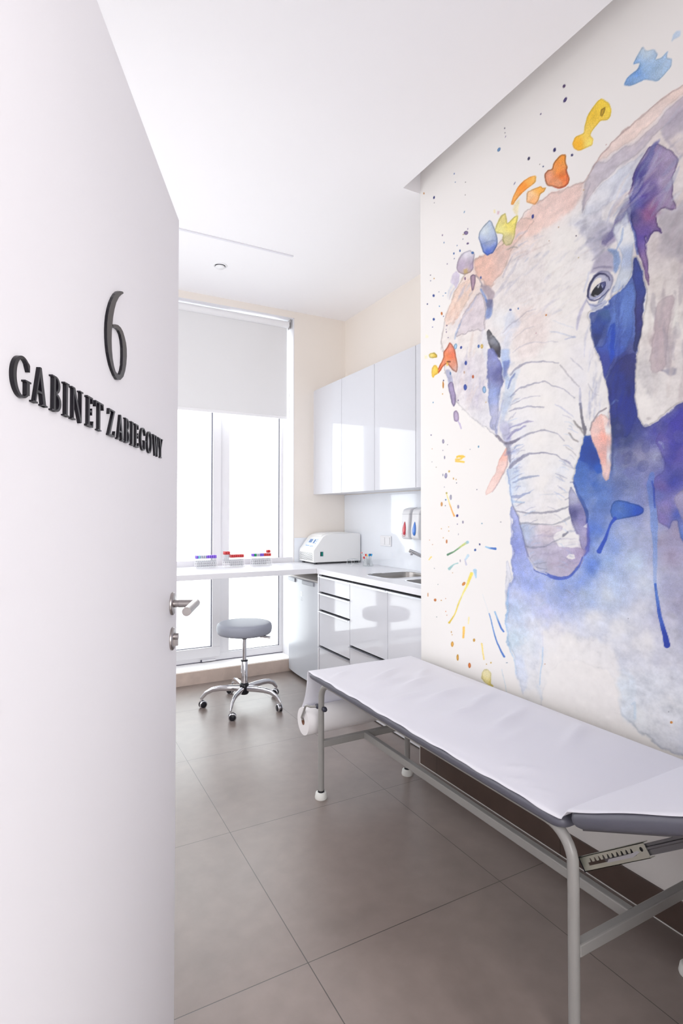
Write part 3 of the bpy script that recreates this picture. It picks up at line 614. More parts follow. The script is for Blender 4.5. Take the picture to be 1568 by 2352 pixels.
for txt, w_, a_, c_ in (
    ('B 545,930 570,895 610,870 670,853 760,850 830,860', [3, 5, 3, 1.5], .65, FO), ('B 840,870 900,950 955,1000', [3, 4, 2], .5, (140, 136, 144)),
    ('B 530,1010 545,960 575,920', [3, 6, 3], .7, (86, 104, 170)), ('B 545,1060 600,1010 680,980 760,975 850,1010 930,1070', [2, 4, 3, 2, 1.5], .6, FO),
    ('B 540,1150 580,1130 640,1120 740,1125', [2, 5, 4, 1.5], .6, FO), ('B 810,1100 860,1130 920,1180', [2, 4, 2], .5, (150, 156, 190)),
    ('B 580,1090 650,1060 720,1060', [1.5, 3, 1.5], .4, FO), ('B 540,1250 600,1220 680,1205', [2, 5, 2], .6, (120, 112, 160)),
    ('B 560,800 640,745 720,735 830,735', [1.5, 3, 2, 1.5], .45, (160, 160, 178)), ('B 500,680 560,620 640,560 700,535', [1.5, 2.5, 2, 1], .5, (150, 146, 160)),
    ('B 560,720 620,670 690,640', [1, 3, 1], .4, (160, 156, 170)), ('B 780,680 840,680 930,710', [1.5, 4, 3], .5, (160, 172, 200)), ('B 800,610 860,630 920,650', [1, 3, 1], .4, (170, 184, 212)),
    ('B 870,720 930,705', [3, 5], .5, (150, 160, 196)), ('B 900,830 950,880 975,900', [2, 3, 2], .5, (150, 150, 170)),
    ('C 540,185 600,140 680,108 760,98 830,122 870,165', [6, 5, 3, 2, 1.5], .6, FO), ('C 530,150 580,100 640,70', [3, 6, 2], .6, (110, 104, 160)),
    ('C 540,320 580,280 630,250 670,235 740,228 830,250 900,300', [6, 7, 4, 2.5, 2], .7, (108, 108, 138)), ('C 545,240 580,190 620,180', [2, 5, 2], .5, (140, 160, 200)),
    ('C 560,410 620,385 680,372 720,372', [3, 6, 4, 2], .65, (118, 130, 168)), ('C 870,280 900,300 925,330', [5, 4, 2], .5, (150, 150, 180)), ('C 880,200 910,225 935,250', [2, 4, 2], .5, (150, 146, 150)),
    ('C 895,120 920,150 945,170', [3, 5, 3], .7, (120, 112, 112)), ('C 915,40 945,80 970,95', [2, 5, 3], .6, (120, 116, 116)),
    ('C 560,492 600,490 630,470 660,463', [5, 8, 5, 2], .75, (130, 142, 184)), ('C 560,515 600,525 630,520', [4, 6, 2], .6, (150, 180, 214)),
    ('C 580,578 650,590 750,592 830,577 890,552', [2, 4, 5, 5, 3], .7, (116, 116, 134)), ('C 720,480 800,478 890,470', [1, 2, 2], .35, (160, 170, 190)),
    ('C 605,650 700,655 800,655 850,640 895,618', [4, 4, 2, 5, 6], .65, (128, 130, 146)), ('C 860,725 888,700', [6, 3], .8, (96, 96, 116)), ('C 870,510 893,500', [3, 2], .5, FO),
    ('C 635,780 690,795 740,785 800,760 845,740', [3, 5, 3, 2, 2], .6, (120, 124, 150)), ('C 690,890 760,880', [4, 2], .5, (130, 134, 160)), ('C 700,910 760,925', [3, 2], .5, (110, 114, 150)), ('C 900,410 922,410 930,390', [3, 4, 3], .6, (118, 118, 150)),
    ('C 460,130 490,160 522,178', [5, 7, 5], .75, (108, 100, 118)), ('C 520,180 560,170 605,140', [6, 8, 2], .75, (96, 92, 116)), ('C 525,180 535,230 540,290', [6, 8, 4], .6, (110, 106, 120)), ('B 460,1289 480,1180 500,1080', [2, 2, 2], .4, (130, 140, 190)),
    ('C 455,110 470,40 480,-10', [3, 3, 2], .6, (140, 150, 196)), ('B 960,1100 970,1180 985,1260 C 985,80 985,130', [5, 6, 9, 8, 4], .8, (70, 68, 84)), ('B 960,1010 958,1060 965,1130', [3, 6, 5], .5, (140, 144, 180)),
    ('B 920,1200 960,1250 975,1280', [2, 5, 3], .6, (110, 104, 104)), ('B 985,830 990,700 1010,620', [2, 6, 2], .4, (176, 180, 206)), ('B 1010,980 1040,1040 1065,1045', [2, 2, 2], .45, (140, 140, 150)),
    ('B 240,640 290,560 350,470', [3, 6, 3], .5, (160, 170, 200)), ('B 215,720 230,670 250,630', [3, 5, 2], .5, (130, 160, 210)), ('B 150,620 140,700 135,780', [2, 2.5, 2], .5, (170, 156, 160)),
    ('B 345,335 370,370 380,400', [2, 3, 2], .6, (110, 110, 130)), ('B 520,190 560,170 590,175', [2, 4, 2], .5, (130, 130, 120)), ('B 600,160 650,140', [5, 2], .4, (170, 184, 214)),
    ('B 450,470 500,400 560,310 600,250', [5, 8, 7, 3], .35, (160, 162, 184)), ('B 500,350 530,280 560,230', [3, 5, 2], .4, (140, 140, 160)), ('B 400,600 420,560 430,520', [3, 5, 3], .4, (110, 124, 180)),
    ('A 975,1085 1060,960 1160,830 1300,700 1450,580 1568,500', [2, 2, 1.5, 2, 2, 2], .6, (176, 140, 136)), ('A 690,1215 780,1155 870,1112 975,1087', [2, 2, 1.5, 2], .5, (196, 150, 140)),
    ('A 970,1260 990,1160 1020,1080', [3, 4, 2], .5, (150, 146, 160)), ('A 1560,620 1500,700 1440,780', [3, 4, 3], .5, (180, 182, 196)), ('A 1240,1180 1280,1090 1330,980', [2, 5, 3], .5, (120, 130, 170))):
    l(T(txt), w_, c_, a_, 1.2, 4)
# extra soft streaks around the folds of the trunk
rs2 = np.random.RandomState(5)
for k in range(70):
    t = rs2.rand(); side = rs2.rand() < 0.6
    y = 880+t*520; xl = 555-max(0, 1000-y)*0.15 if y < 1250 else 600; xl = 960+np.interp(y, [860, 1000, 1100, 1200, 1300], [500, 505, 540, 590, 660])/2.579
    xr = 960+np.interp(y, [860, 1000, 1100, 1180, 1300], [960, 975, 930, 890, 960])/2.579
    x = xl+3+rs2.rand()*22 if side else xr-6-rs2.rand()*22
    dx = 8+rs2.rand()*18; sg = 1 if side else -1
    l([(x, y), (x+sg*dx*0.5, y-5-rs2.rand()*4), (x+sg*dx, y-8-rs2.rand()*5)], [1, 2.6, 1], [(150, 166, 206), (140, 140, 164), (170, 192, 222)][rs2.randint(3)], 0.35+0.25*rs2.rand(), 1.2, 2)
for k in range(60):   # brush hatching in the ears and forehead
    x = 1120+rs2.rand()*230; y = 560+rs2.rand()*230
    if 1330 < x < 1420 and y > 590: continue
    L_ = 10+rs2.rand()*22; l([(x, y), (x+L_*0.7, y-L_*0.6), (x+L_*1.2, y-L_*0.9)], [1, 2.5, 1], [(214, 204, 202), (208, 206, 214), (224, 210, 204)][rs2.randint(3)], 0.4, 1.6, 3)
# ---- broken brush strokes that model the form (position range in the painting, direction, pigments)
def strokes(n, x0, x1, y0, y1, ang, spread, ln, wd, cols, a, seed):
    r = np.random.RandomState(seed)
    for k in range(n):
        x = x0+(x1-x0)*r.rand(); y = y0+(y1-y0)*r.rand(); q = math.radians(ang+spread*(r.rand()-0.5)); L_ = ln*(0.5+r.rand())
        b = 0.12*L_*(r.rand()-0.5)
        l([(x-math.cos(q)*L_/2, y+math.sin(q)*L_/2), (x+b, y+b), (x+math.cos(q)*L_/2, y-math.sin(q)*L_/2)], [wd*0.3, wd*(0.6+0.8*r.rand()), wd*0.25], cols[r.randint(len(cols))], a*(0.6+0.8*r.rand()), 1.8, 4, 0.6)
strokes(46, 1165, 1290, 560, 720, 42, 30, 34, 6, [(206, 194, 190), (196, 190, 200), (216, 206, 202), (184, 186, 204)], 0.38, 21)
strokes(16, 1180, 1260, 530, 600, 35, 30, 26, 5, [(178, 190, 216), (190, 170, 168), (170, 170, 184)], 0.4, 22)
strokes(26, 1352, 1378, 800, 950, 84, 16, 40, 5, [(176, 180, 204), (160, 164, 186), (196, 200, 220)], 0.42, 23)
strokes(34, 1040, 1105, 760, 930, 80, 40, 40, 7, [(206, 192, 200), (190, 184, 204), (224, 206, 198), (180, 176, 194)], 0.36, 24)
strokes(20, 1030, 1090, 640, 740, 58, 24, 34, 5, [(214, 176, 158), (190, 176, 186), (170, 182, 210), (228, 204, 190)], 0.45, 25)
strokes(46, 1492, 1600, 640, 900, 86, 18, 70, 13, [(176, 160, 166), (160, 152, 160), (196, 184, 182), (214, 204, 200), (150, 146, 160)], 0.36, 26)
strokes(44, 1400, 1560, 330, 480, 50, 24, 60, 9, [(186, 180, 196), (170, 168, 186), (206, 212, 226), (228, 208, 200), (150, 160, 196)], 0.34, 27)
strokes(24, 1330, 1400, 500, 580, 40, 50, 30, 8, [(150, 148, 166), (170, 172, 190), (130, 132, 160)], 0.3, 28)
strokes(26, 1398, 1432, 660, 830, 78, 16, 46, 5, [(60, 88, 176), (110, 140, 208), (30, 44, 128), (84, 108, 186)], 0.4, 29)
strokes(20, 1400, 1450, 860, 960, 84, 20, 50, 7, [(24, 34, 104), (50, 60, 130), (20, 44, 150)], 0.4, 30)
strokes(22, 1536, 1640, 500, 620, 70, 30, 50, 12, [(140, 134, 146), (166, 158, 166), (176, 160, 170)], 0.3, 31)
strokes(22, 1166, 1196, 960, 1150, 30, 24, 18, 3, [(120, 140, 196), (150, 160, 200), (110, 110, 150)], 0.45, 32)
strokes(18, 1228, 1330, 1215, 1300, 12, 26, 30, 4, [(150, 140, 176), (176, 160, 186), (130, 134, 172)], 0.35, 33)
# ---- violet and blue drips on the right
p(T('C 1395,380 1450,340 1465,270 1420,200 1400,170 1440,100 1500,40 1568,-20 1900,-200 1900,700 1600,800 1568,755 1545,690 1530,640 1500,640 1485,690 1455,660 1430,650 1415,640 1400,520'),
  CP('C 1480,120,6054a8 1540,60,4c3ca0 1520,250,5048a4 1500,400,3038a0 1450,420,6c5ca8 1470,560,8a7cb4 1440,620,7c6cb0 1540,600,3c54b4 1560,720,4c70c4 1560,520,a09cc0 1420,480,6470b8'), 0.85, 2.0, 6, 0.15, tex=0.35)
p(T('C 1530,480 1568,455 1700,440 1700,600 1568,640 1540,570 1522,520'), (160, 154, 186), 0.8, 2, 5, 0.1)
p(T('C 1440,40 1560,-40 1640,-60 1640,120 1560,180 1500,300 1470,340 1455,280 1500,180 1440,110'), (40, 44, 158), 0.55, 8, 10, tex=0.5)
l(T('C 1385,360 1375,420 1385,520 1395,640 1400,760 1403,900 1405,1010'), [12, 16, 15, 17, 11, 9, 7], CP('C 1385,420,5c7cc8 1395,640,7090d4 1400,780,7c9cdc 1405,950,8ca8dc'), 0.85, 1.0, 3)
l(T('C 1385,400 1398,440 1400,560'), [3, 5, 3], (20, 50, 170), 0.7)
l(T('C 1425,170 1445,180 1455,205'), [5, 7, 3], (150, 160, 200), 0.7)
l(T('D 1404,365 1412,440 1425,520 1445,610 1465,680 1474,725'), [6, 6, 8, 10, 13, 15], CP('D 1405,400,3464c4 1430,540,2c54bc 1470,700,0c2ca0'), 0.97, 0.8, 1.5, 0.1)
l(T('D 1408,400 1420,500'), 2.2, (110, 150, 220), 0.7)
p(T('C 1165,515 1190,510 1240,522 1300,540 1330,560 1332,588 1305,603 1260,612 1200,620 1165,628 1145,610 1140,575 1150,540'), CP('C 1200,560,3c68b8 1180,600,3464c0 1310,580,1448bc 1240,540,2c58b4'), 0.95, 1.2, 4, 0.2)
l(T('C 1165,620 1140,650 1125,690 1110,740 1090,780 1072,815'), [9, 6, 5, 8, 9, 12], (24, 66, 188), 0.95, 0.9, 1.5, 0.15)
p(T('C 985,128 1015,150 1040,200 1065,260 1085,330 1090,350 1065,355 1050,330 1020,300 985,290 960,270 965,210'), CP('C 990,170,10409c 1050,250,103a98 1070,330,1c54b8'), 0.9, 2, 5)
p(T('C 945,330 1000,330 1010,400 1000,480 980,530 950,490 928,410'), (72, 112, 190), 0.6, 5, 8, tex=0.5)
l(T('C 1150,80 1150,200 1146,330'), [6, 8, 4], (44, 62, 110), 0.6, 2)
l(T('C 1165,330 1160,260 1175,230'), [4, 6, 3], (120, 140, 180), 0.6, 2)
for k in range(26):   # mottled pigment blooms in the blue
    x = 960+(1160+rs2.rand()*400)/2.579; y = 950+(60+rs2.rand()*330)/2.579; r_ = 6+rs2.rand()*14
    mu.dot(x, y, r_, r_*0.8, [(70, 72, 130), (110, 116, 160), (40, 46, 120), (96, 100, 170)][rs2.randint(4)], rs2.rand()*3, 0.22, 0.0)
# left boundary of the wash beside the trunk
p(T('C 515,870 535,865 560,980 540,1000 530,1060 527,1160 515,1160 520,1000'), (212, 216, 232), 0.7, 1.5, 4, 0.1)
l(T('C 545,620 553,720 560,850 568,920 570,975 552,1000'), [2, 3, 2], (150, 160, 214), 0.7)
l(T('D 545,400 527,470 525,560 527,660 545,760 575,830 585,900'), [3, 4, 3, 3, 3, 2], (140, 184, 226), 0.7, 1.5, 6)
p(T('D 530,480 600,450 680,520 720,600 640,700 560,720 530,640'), CP('D 560,540,bcd0ec 650,580,d6ddee 600,680,c0d8ec'), 0.5, 8, 14, tex=0.8)
p(T('D 575,800 620,790 650,900 640,980 600,1010 580,940'), (196, 208, 232), 0.55, 5, 8, tex=0.6)
l(T('D 735,740 735,830 725,900 718,960'), [2, 2.5, 2], (150, 194, 232), 0.7)
l(T('D 738,640 737,740'), [1.5, 2], (196, 196, 214), 0.6)
l(T('D 705,960 720,1000 735,1050'), [4, 8, 3], (196, 214, 234), 0.5, 3)
p(T('D 1185,920 1230,880 1290,920 1290,1080 1270,1200 1210,1160 1180,1060'), (204, 218, 232), 0.5, 8, 12, tex=0.8)
p(T('D 1290,900 1420,860 1600,900 1600,1200 1400,1150 1280,1060'), (210, 216, 226), 0.5, 14, 14, tex=0.8)
l(T('D 1265,1080 1285,1070 1280,1160'), [3, 6, 4], (180, 206, 226), 0.5, 2.5)
l(T('D 495,870 505,920 515,960 520,1000'), [2, 1.5, 2], (176, 206, 226), 0.7)
# ---- splashes above the head
def ps(P, col, a=1.0, soft=2.0, wob=5.0, edge=0.0, *r, **k): p(P, col, a, soft, wob*0.6, edge, *r, sm=True, **k)
ps(T('A 1220,500 1240,460 1300,410 1312,372 1270,384 1290,340 1330,275 1352,302 1395,288 1420,318 1405,350 1440,340 1480,300 1470,340 1505,345 1495,395 1450,450 1420,480 1340,475 1300,495 1255,513'), CP('A 1240,490,78a4dc 1300,440,6c9cdc 1360,400,90b8e4 1350,310,b8d0e6 1440,430,a4c4e4 1480,360,a8c6e6 1290,470,84aee0'), 0.95, 1.6, 5, 0.12, tex=0.3)
ps(T('A 1500,250 1508,205 1530,182 1556,180 1552,215 1515,235'), (178, 202, 228), 0.8, 2.5, 4)
ps(T('A 1087,583 1130,610 1145,650 1140,690 1120,712 1080,715 1060,740 1030,775 1020,800 1040,822 1035,860 1000,875 950,893 920,880 912,850 930,810 980,790 985,740 1000,690 1030,640 1060,600'), CP('A 1120,650,fcd840 1040,700,f8cc34 950,850,fcb820 1010,850,fce070 1000,780,fad450'), 0.97, 1.0, 3, 0.12, tex=0.1)
ps(T('A 1080,650 1108,632 1105,660 1090,692 1077,685'), (196, 156, 34), 0.95, 0.8, 1, 0.25)
ps(T('A 835,920 850,912 875,912 873,960 883,985 880,1010 900,1060 890,1090 862,1108 835,1118 800,1108 762,1100 750,1070 745,1030 765,1005 790,1000 800,960'), CP('A 850,940,fc9c30 830,1000,f48c2c 770,1040,e48c64 870,1070,f08040 830,1080,e09870 850,1040,e46c20'), 0.97, 0.9, 3, 0.35, 1.8, 0.3)
l(T('A 870,1000 885,1050 880,1095 835,1116 800,1108'), [2, 3, 2], (200, 70, 40), 0.7)
ps(T('A 550,1212 562,1160 590,1110 625,1068 660,1045 700,1040 697,1080 650,1115 610,1150 580,1185 565,1213'), CP('A 660,1060,ffa83c 610,1110,fc8c1c 565,1190,ffa030 690,1060,ffc460'), 0.95, 1.0, 3, 0.15)
ps(T('A 640,1140 690,1112 725,1100 735,1112 758,1110 745,1135 722,1150 712,1190 692,1216 665,1205 640,1195'), CP('A 720,1120,fcb040 660,1160,fcc890 690,1195,fcb470'), 0.92, 1.0, 3, 0.2)
ps(T('A 450,1370 470,1310 490,1275 515,1258 522,1290 525,1325 560,1290 592,1270 580,1330 572,1400 555,1445 520,1460 495,1430 500,1390 470,1385'), CP('A 500,1300,ecdc80 540,1330,ecdc60 480,1350,ece480 540,1430,ccc490'), 0.88, 1.4, 4, 0.2)
ps(T('A 560,1240 575,1200 600,1180 595,1250 585,1280'), (244, 226, 160), 0.6, 3, 3)
ps(T('A 420,1300 438,1315 455,1355 468,1400 468,1450 445,1500 412,1515 382,1495 372,1450 357,1412 365,1370 395,1330'), CP('A 400,1370,ccdce8 420,1420,c0d0e4 420,1440,8c98c0 415,1495,3c60c8 450,1470,6078c4 385,1460,7c90cc'), 0.95, 1.0, 3, 0.25)
l(T('A 372,1450 400,1435 440,1425 466,1420'), 2, (120, 140, 190), 0.6)
l(T('A 500,1425 510,1440 500,1455'), 2, (120, 124, 70), 0.6)
ps(T('A 445,1245 455,1240 458,1262 448,1262'), (236, 220, 150), 0.7, 1.5, 1)
ps(T('A 468,1250 482,1250 478,1272 466,1270'), (214, 180, 190), 0.8, 1.2, 1)
# ---- violet, red and yellow splashes on the left
ps(T('B 225,300 235,255 262,205 300,188 335,210 328,265 330,300 310,322 270,335 240,320'), CP('B 290,210,d6d2e2 260,290,b4a4c0 320,290,9c8cae 290,320,b89c8c'), 0.85, 1.6, 5, 0.2)
ps(T('B 192,385 205,330 228,312 250,335 240,380 225,425 210,400'), (200, 188, 214), 0.8, 2, 4)
ps(T('B 268,305 290,300 292,325 272,330'), (190, 160, 80), 0.6, 2, 2)
ps(T('B 308,345 325,332 342,340 340,385 328,430 318,432 310,390'), (162, 134, 160), 0.85, 1.0, 2, 0.3)
ps(T('B 185,738 200,750 215,775 222,810 232,850 236,895 228,918 205,905 190,885 170,862 150,880 135,905 120,925 112,905 135,860 148,820 148,795 170,772'), CP('B 185,770,ee7c5c 170,820,f06c2c 200,860,dc8c6c 225,900,d8a494 130,900,f46c30 200,810,e8704c'), 0.92, 1.2, 3, 0.3)
ps(T('B 165,850 180,845 178,875 168,880'), (246, 200, 60), 0.7, 1.2, 1)
ps(T('B 62,812 75,800 95,797 112,812 112,828 85,832 68,828'), CP('B 75,815,f4e080 105,820,d4b030'), 0.95, 1.0, 2, 0.2)
ps(T('B 38,815 55,815 55,835 40,835'), (246, 236, 180), 0.6, 2, 1)
ps(T('B 45,690 60,700 60,712 42,712'), (244, 236, 190), 0.6, 2, 1)
ps(T('B 82,890 95,872 108,872 122,900 118,925 98,935 92,950 82,940 79,912'), (250, 202, 60), 0.92, 1.0, 2, 0.12)
ps(T('B 165,900 190,900 205,960 200,1000 178,1000 172,950'), (160, 164, 196), 0.8, 2, 4)
ps(T('B 175,990 190,968 205,975 212,1010 222,1050 222,1100 210,1122 197,1100 190,1050 180,1020'), (156, 140, 182), 0.9, 1.0, 3, 0.25)
ps(T('B 210,1150 225,1140 240,1160 242,1200 228,1210 212,1203 208,1170'), (166, 144, 186), 0.88, 1.0, 2, 0.25)
l(T('B 235,1200 248,1225 256,1250'), [3, 4, 2], (170, 156, 200), 0.8)
# ---- dots and flecks
for row in ('A 864,510,7,11,583c74,.5 871,590,9,18,443878,.5 725,675,3,6,4c3c7c,.4 513,759,3,4,4c4868 514,786,2,2,5c5868 517,808,3,7,b4a8c8,.3 478,887,8,14,6c9cd0,.5 807,888,8,13,2c2470,.4 654,939,7,11,30285c,.4 910,918,7,8,2c2c70,.4 720,972,2,2,6c6058 741,986,4,5,2c3c80 213,1030,3,5,4c74bc,.3 220,1079,2,3,5c84c4 280,1080,1.5,1.5,888888 278,1155,2,2.5,8c8080 94,1170,5,9,1c2c88,.2 96,1202,1.5,1.5,888890 34,1145,3,6,f09428 274,1256,3,7,8cb8e0,.3 571,1087,3,11,a8a4cc,.5 678,1282,7,13,2c3ca0,.2 830,1347,3,3,a46428 935,1397,4,4,6c5070 776,1427,2,2,b89070 950,1526,2,2,b8a030 1115,857,2,2,b07068 980,1125,3,3,f4bc50 283,1380,13,12,8470a0,-.6 294,1356,2,5,8c78a8 268,1390,4,3,f4e0a0 143,1394,3,5,8c70a0 153,1437,3,5,6c9cd0 266,1416,2,3,8c98b0 294,1443,7,6,7c6898 231,1455,2,3,3c70c0 249,1485,4,7,4474c4 213,1502,4,6,3c74cc 322,1497,8,8,4478c4 215,1531,2,3,5468a0',
            'B 173,275,2,3,6c5c98 278,360,5,10,a078a0 372,355,5,8,5070c0 73,342,2,2,484868 94,360,3,3,e0a040 74,375,2,2,6070a8 123,440,1.5,1.5,8090b8 162,446,4,3,6ca0e0 148,462,2,2,90b0e0 92,463,6,8,2848a8 55,512,3,4,1c2878 126,524,3,5,58a0e0 139,567,5,9,f08020 150,583,2,3,403880 92,602,6,8,2450b0 171,640,4,4,8878a0 85,648,2,2,4050a0 167,663,2,2,9080a8 168,678,3,6,b098b8 179,711,2,3,7c6c98 545,547,7,7,707cb4 594,540,4,6,3484d4 758,577,5,5,f08820 1062,408,2,3,e0e8f0 254,769,6,9,2c48ac,.3 220,762,10,18,a4ccec,.2 282,860,7,13,2444ac 278,1004,10,18,2c4cb4 358,761,7,11,5c84d0 378,762,8,14,f4d070 391,1018,11,22,90b8e0 323,943,6,10,e06830 273,916,4,9,f4d0b8 192,922,4,10,5c90c8 181,853,14,5,985030 151,964,3,4,303060 148,990,4,22,f09c30 145,1044,2,4,f4b048 89,1094,3,4,78b0dc 236,1082,3,6,7c6c9c 402,1094,2,3,e8b840 75,1285,2,2,403880 697,683,2,2,c07090',
            'C 76,126,2,3,303070 148,165,7,13,b0aac8 175,183,1.5,2,b0b0c8 157,260,4,11,b4b0cc 145,217,1,1,a0a0b8 82,210,1,1.5,f0b890 82,284,1.5,2,c0c0c8 106,318,1,1,c0b8a8 183,342,5,7,f4d070 147,363,3,9,b8b4d0 164,368,8,17,a8a4c8,.1 209,385,3,6,f4b450 224,391,2,3,f4b450 227,411,2,2,303068 155,434,1.5,1.5,b0b0c8 168,470,5,6,f0dc70 163,510,4,5,5890dc 193,497,7,16,c0bcd4 138,536,6,13,f8b060 161,545,1.5,3,404050 237,553,6,11,b8b0d0 231,605,7,8,40389c 232,654,2,2,403880 265,642,5,9,c4bcd8 138,681,2,3,f4b450 180,672,1.5,2,f0b850 180,697,2,3,f0b850 147,735,2,3,f4b450 169,758,5,12,f4944c 84,776,1,1,f0b890 67,748,2,1.5,f0b890 358,195,4,7,78b8e4 349,451,2,2,303068 378,652,4,4,acd0e4 487,642,5,2,d0d0d8 364,774,4,6,2c3c90,-.4 338,807,6,8,3060b8,.4 308,212,1,1,b0b0c0 96,917,2,4,c0c8d0,-.5 203,942,2,2,e8c090 117,1012,1,1,b0c0c0 136,1108,1.5,1.5,f0b050 163,1095,2,3,f4b890 58,1072,2,12,f49c44 101,1104,7,8,f48c3c,.4 269,1007,8,13,f49434,.6 249,872,3,8,d4d0e4 237,714,2,6,dcd8e4',
            'D 163,527,2,2,f48c50 170,548,1.5,2,f4a870 109,560,1,1,b0c0c0 197,650,2,6,f4bc60 202,666,1.5,1.5,f4b450 202,721,8,17,fcb848 234,800,7,19,f8b844 331,698,7,10,f8bc4c 304,847,8,15,f48838 404,840,3,4,f4c468 431,831,4,5,f4c850 135,462,1.5,1.5,f0b050 751,840,3,3,e0a880 1242,569,2,2,b0b0c0 1498,1184,7,7,f09420 1482,1122,3,2,808890 525,832,6,3,c8d8ec'):
    o = BLK[row[0]]
    for w in row.split()[1:]:
        q = w.split(','); c = q[4]
        mu.dot(960+float(q[0])/2.579, o+float(q[1])/2.579, max(1.0, float(q[2])/2.579), max(1.0, float(q[3])/2.579), (int(c[0:2], 16), int(c[2:4], 16), int(c[4:6], 16)), float(q[5]) if len(q) > 5 else 0.0)
# flung streaks
for txt, w_, c_ in (('C 222,272 250,272 272,252 240,250 230,262', [3, 4, 4, 3], (252, 200, 70)), ('C 232,256 274,256', 4, (252, 200, 70)), ('C 225,282 270,286', 4.5, (252, 200, 70)),
    ('C 168,475 185,530 200,575 213,605', [1.5, 2.5, 3, 4], CP('C 170,480,f0e080 210,600,f4a040')), ('C 176,836 215,815 250,790 292,762', [5, 3, 4, 7], CP('C 180,834,447858 220,810,5c9060 270,775,d8dc70 295,762,90c0e0')),
    ('C 185,918 205,900 215,893 233,886', [7, 4, 2, 3], (150, 196, 196)), ('C 400,790 425,798 455,800', [3, 4, 6], CP('C 405,790,90c4e4 450,800,2c64c4')), ('C 280,865 295,840', [4, 6], (190, 216, 232)), ('C 276,862 286,895', [2, 4], (200, 200, 224)),
    ('C 336,930 342,970', [8, 3], (164, 204, 230)), ('C 65,866 78,850', [2.5, 3], (248, 208, 96)),
    ('D 316,305 290,370 260,430 240,480 215,550 185,592', [8, 6, 3, 3.5, 2.5, 5], CP('D 310,310,f4dc50 260,430,f0e480 230,510,ecd458 190,590,dcb830')), ('D 300,563 297,600', [3, 2], (248, 232, 160)),
    ('D 270,622 268,682', [5, 4.5], (252, 192, 76)), ('D 376,718 384,770 389,812', [3, 3, 3], (246, 218, 110)), ('D 381,425 400,480 418,540', [1, 1, 1], (214, 226, 232)),
    ('D 420,540 440,620 465,710 490,762 509,796', [2, 2.5, 3, 4, 4.5], CP('D 425,560,4c84d0 500,780,3468c0')), ('D 455,530 470,570 490,625 505,646', [3.5, 3.5, 4, 4], CP('D 458,535,8cb8e0 490,620,3468c4'))):
    l(T(txt), w_, c_, 0.92, 0.7, 1.0, 0.1)
p(T('D 372,890 385,870 410,868 428,890 430,925 425,955 445,968 440,975 410,960 385,940 372,920'), CP('D 400,900,ece0a0 390,930,e8d880 430,965,e0c850'), 0.9, 1.2, 3, 0.12)
p(T('B 1353,1180 1375,1178 1378,1192 1360,1200 1350,1192'), (196, 188, 188), 0.6, 1.5, 2)
# paper-grain and pencil texture only where there is paint
C = mu.C
dev = np.clip(np.abs(C-np.array(WHITE)).sum(-1)/40.0, 0, 1)
C *= (1+dev*(0.09*(mu.hat-0.5)+0.07*(mu.n_g-0.5)+0.07*(mu.n_f-0.5)))[..., None]
lum = C.mean(-1); sat_ = (C.max(-1)-C.min(-1)); pale = np.clip((lum-195)/30, 0, 1)*np.clip(1-(sat_-8)/22, 0, 1)
low = np.clip((mu.py-1400)/160, 0, 1)*np.clip(1-np.abs(mu.px-1270)/190, 0, 1)*np.clip((lum-170)/50, 0, 1)
pale = np.clip(pale+low*1.6, 0, 2.4)
C += (np.array((240, 237, 234))-C)*(0.30*pale)[..., None]
C = np.clip(C, 0, 255)/255.0
Cl = np.where(C <= 0.04045, C/12.92, ((C+0.055)/1.055)**2.4)
nz, ny = mu.YY.shape
vv = np.stack([np.full_like(mu.YY, WX), mu.YY, mu.ZZ], -1).reshape(-1, 3)
ii = np.arange(nz*ny).reshape(nz, ny)
q = np.stack([ii[:-1, :-1], ii[1:, :-1], ii[1:, 1:], ii[:-1, 1:]], -1).reshape(-1, 4)
# remaining faces of the wall block: top, end at the kitchen, and back
ex = [(WX, WEND, -0.05), (WX, WEND, CZ+0.2), (KX+0.1, WEND, -0.05), (KX+0.1, WEND, CZ+0.2), (WX, FY, -0.05), (WX, FY, CZ+0.2), (KX+0.1, FY, -0.05), (KX+0.1, FY, CZ+0.2)]
b0 = len(vv); vall = np.concatenate([vv, np.array(ex)]).astype(np.float32)
quads = np.concatenate([q, np.array([[0, 1, 3, 2], [2, 3, 7, 6], [6, 7, 5, 4], [1, 5, 7, 3]])+b0]).astype(np.int32)
me = bpy.data.meshes.new('wall_right')
me.vertices.add(len(vall)); me.vertices.foreach_set('co', vall.ravel())
me.loops.add(quads.size); me.loops.foreach_set('vertex_index', quads.ravel())
me.polygons.add(len(quads)); me.polygons.foreach_set('loop_start', np.arange(0, quads.size, 4, dtype=np.int32))
me.update(calc_edges=True); me.validate()
ca = me.color_attributes.new('pigment', 'FLOAT_COLOR', 'POINT')
cc = np.ones((len(vall), 4), np.float32); cc[:b0, :3] = Cl.reshape(-1, 3); cc[b0:, :3] = [lin(v_) for v_in in (0,) for v_ in WHITE]
ca.data.foreach_set('color', cc.ravel())
mm = bpy.data.materials.new('painted_mural_wall'); mm.use_nodes = True; nt = mm.node_tree; bs = nt.nodes['Principled BSDF']
at = nt.nodes.new('ShaderNodeAttribute'); at.attribute_name = 'pigment'
nz_ = nt.nodes.new('ShaderNodeTexNoise'); nz_.inputs['Scale'].default_value = 260; nz_.inputs['Detail'].default_value = 6
gm = nt.nodes.new('ShaderNodeNewGeometry'); nt.links.new(gm.outputs['Position'], nz_.inputs['Vector'])
sat = nt.nodes.new('ShaderNodeSeparateColor'); sat.mode = 'HSV'; nt.links.new(at.outputs['Color'], sat.inputs[0])
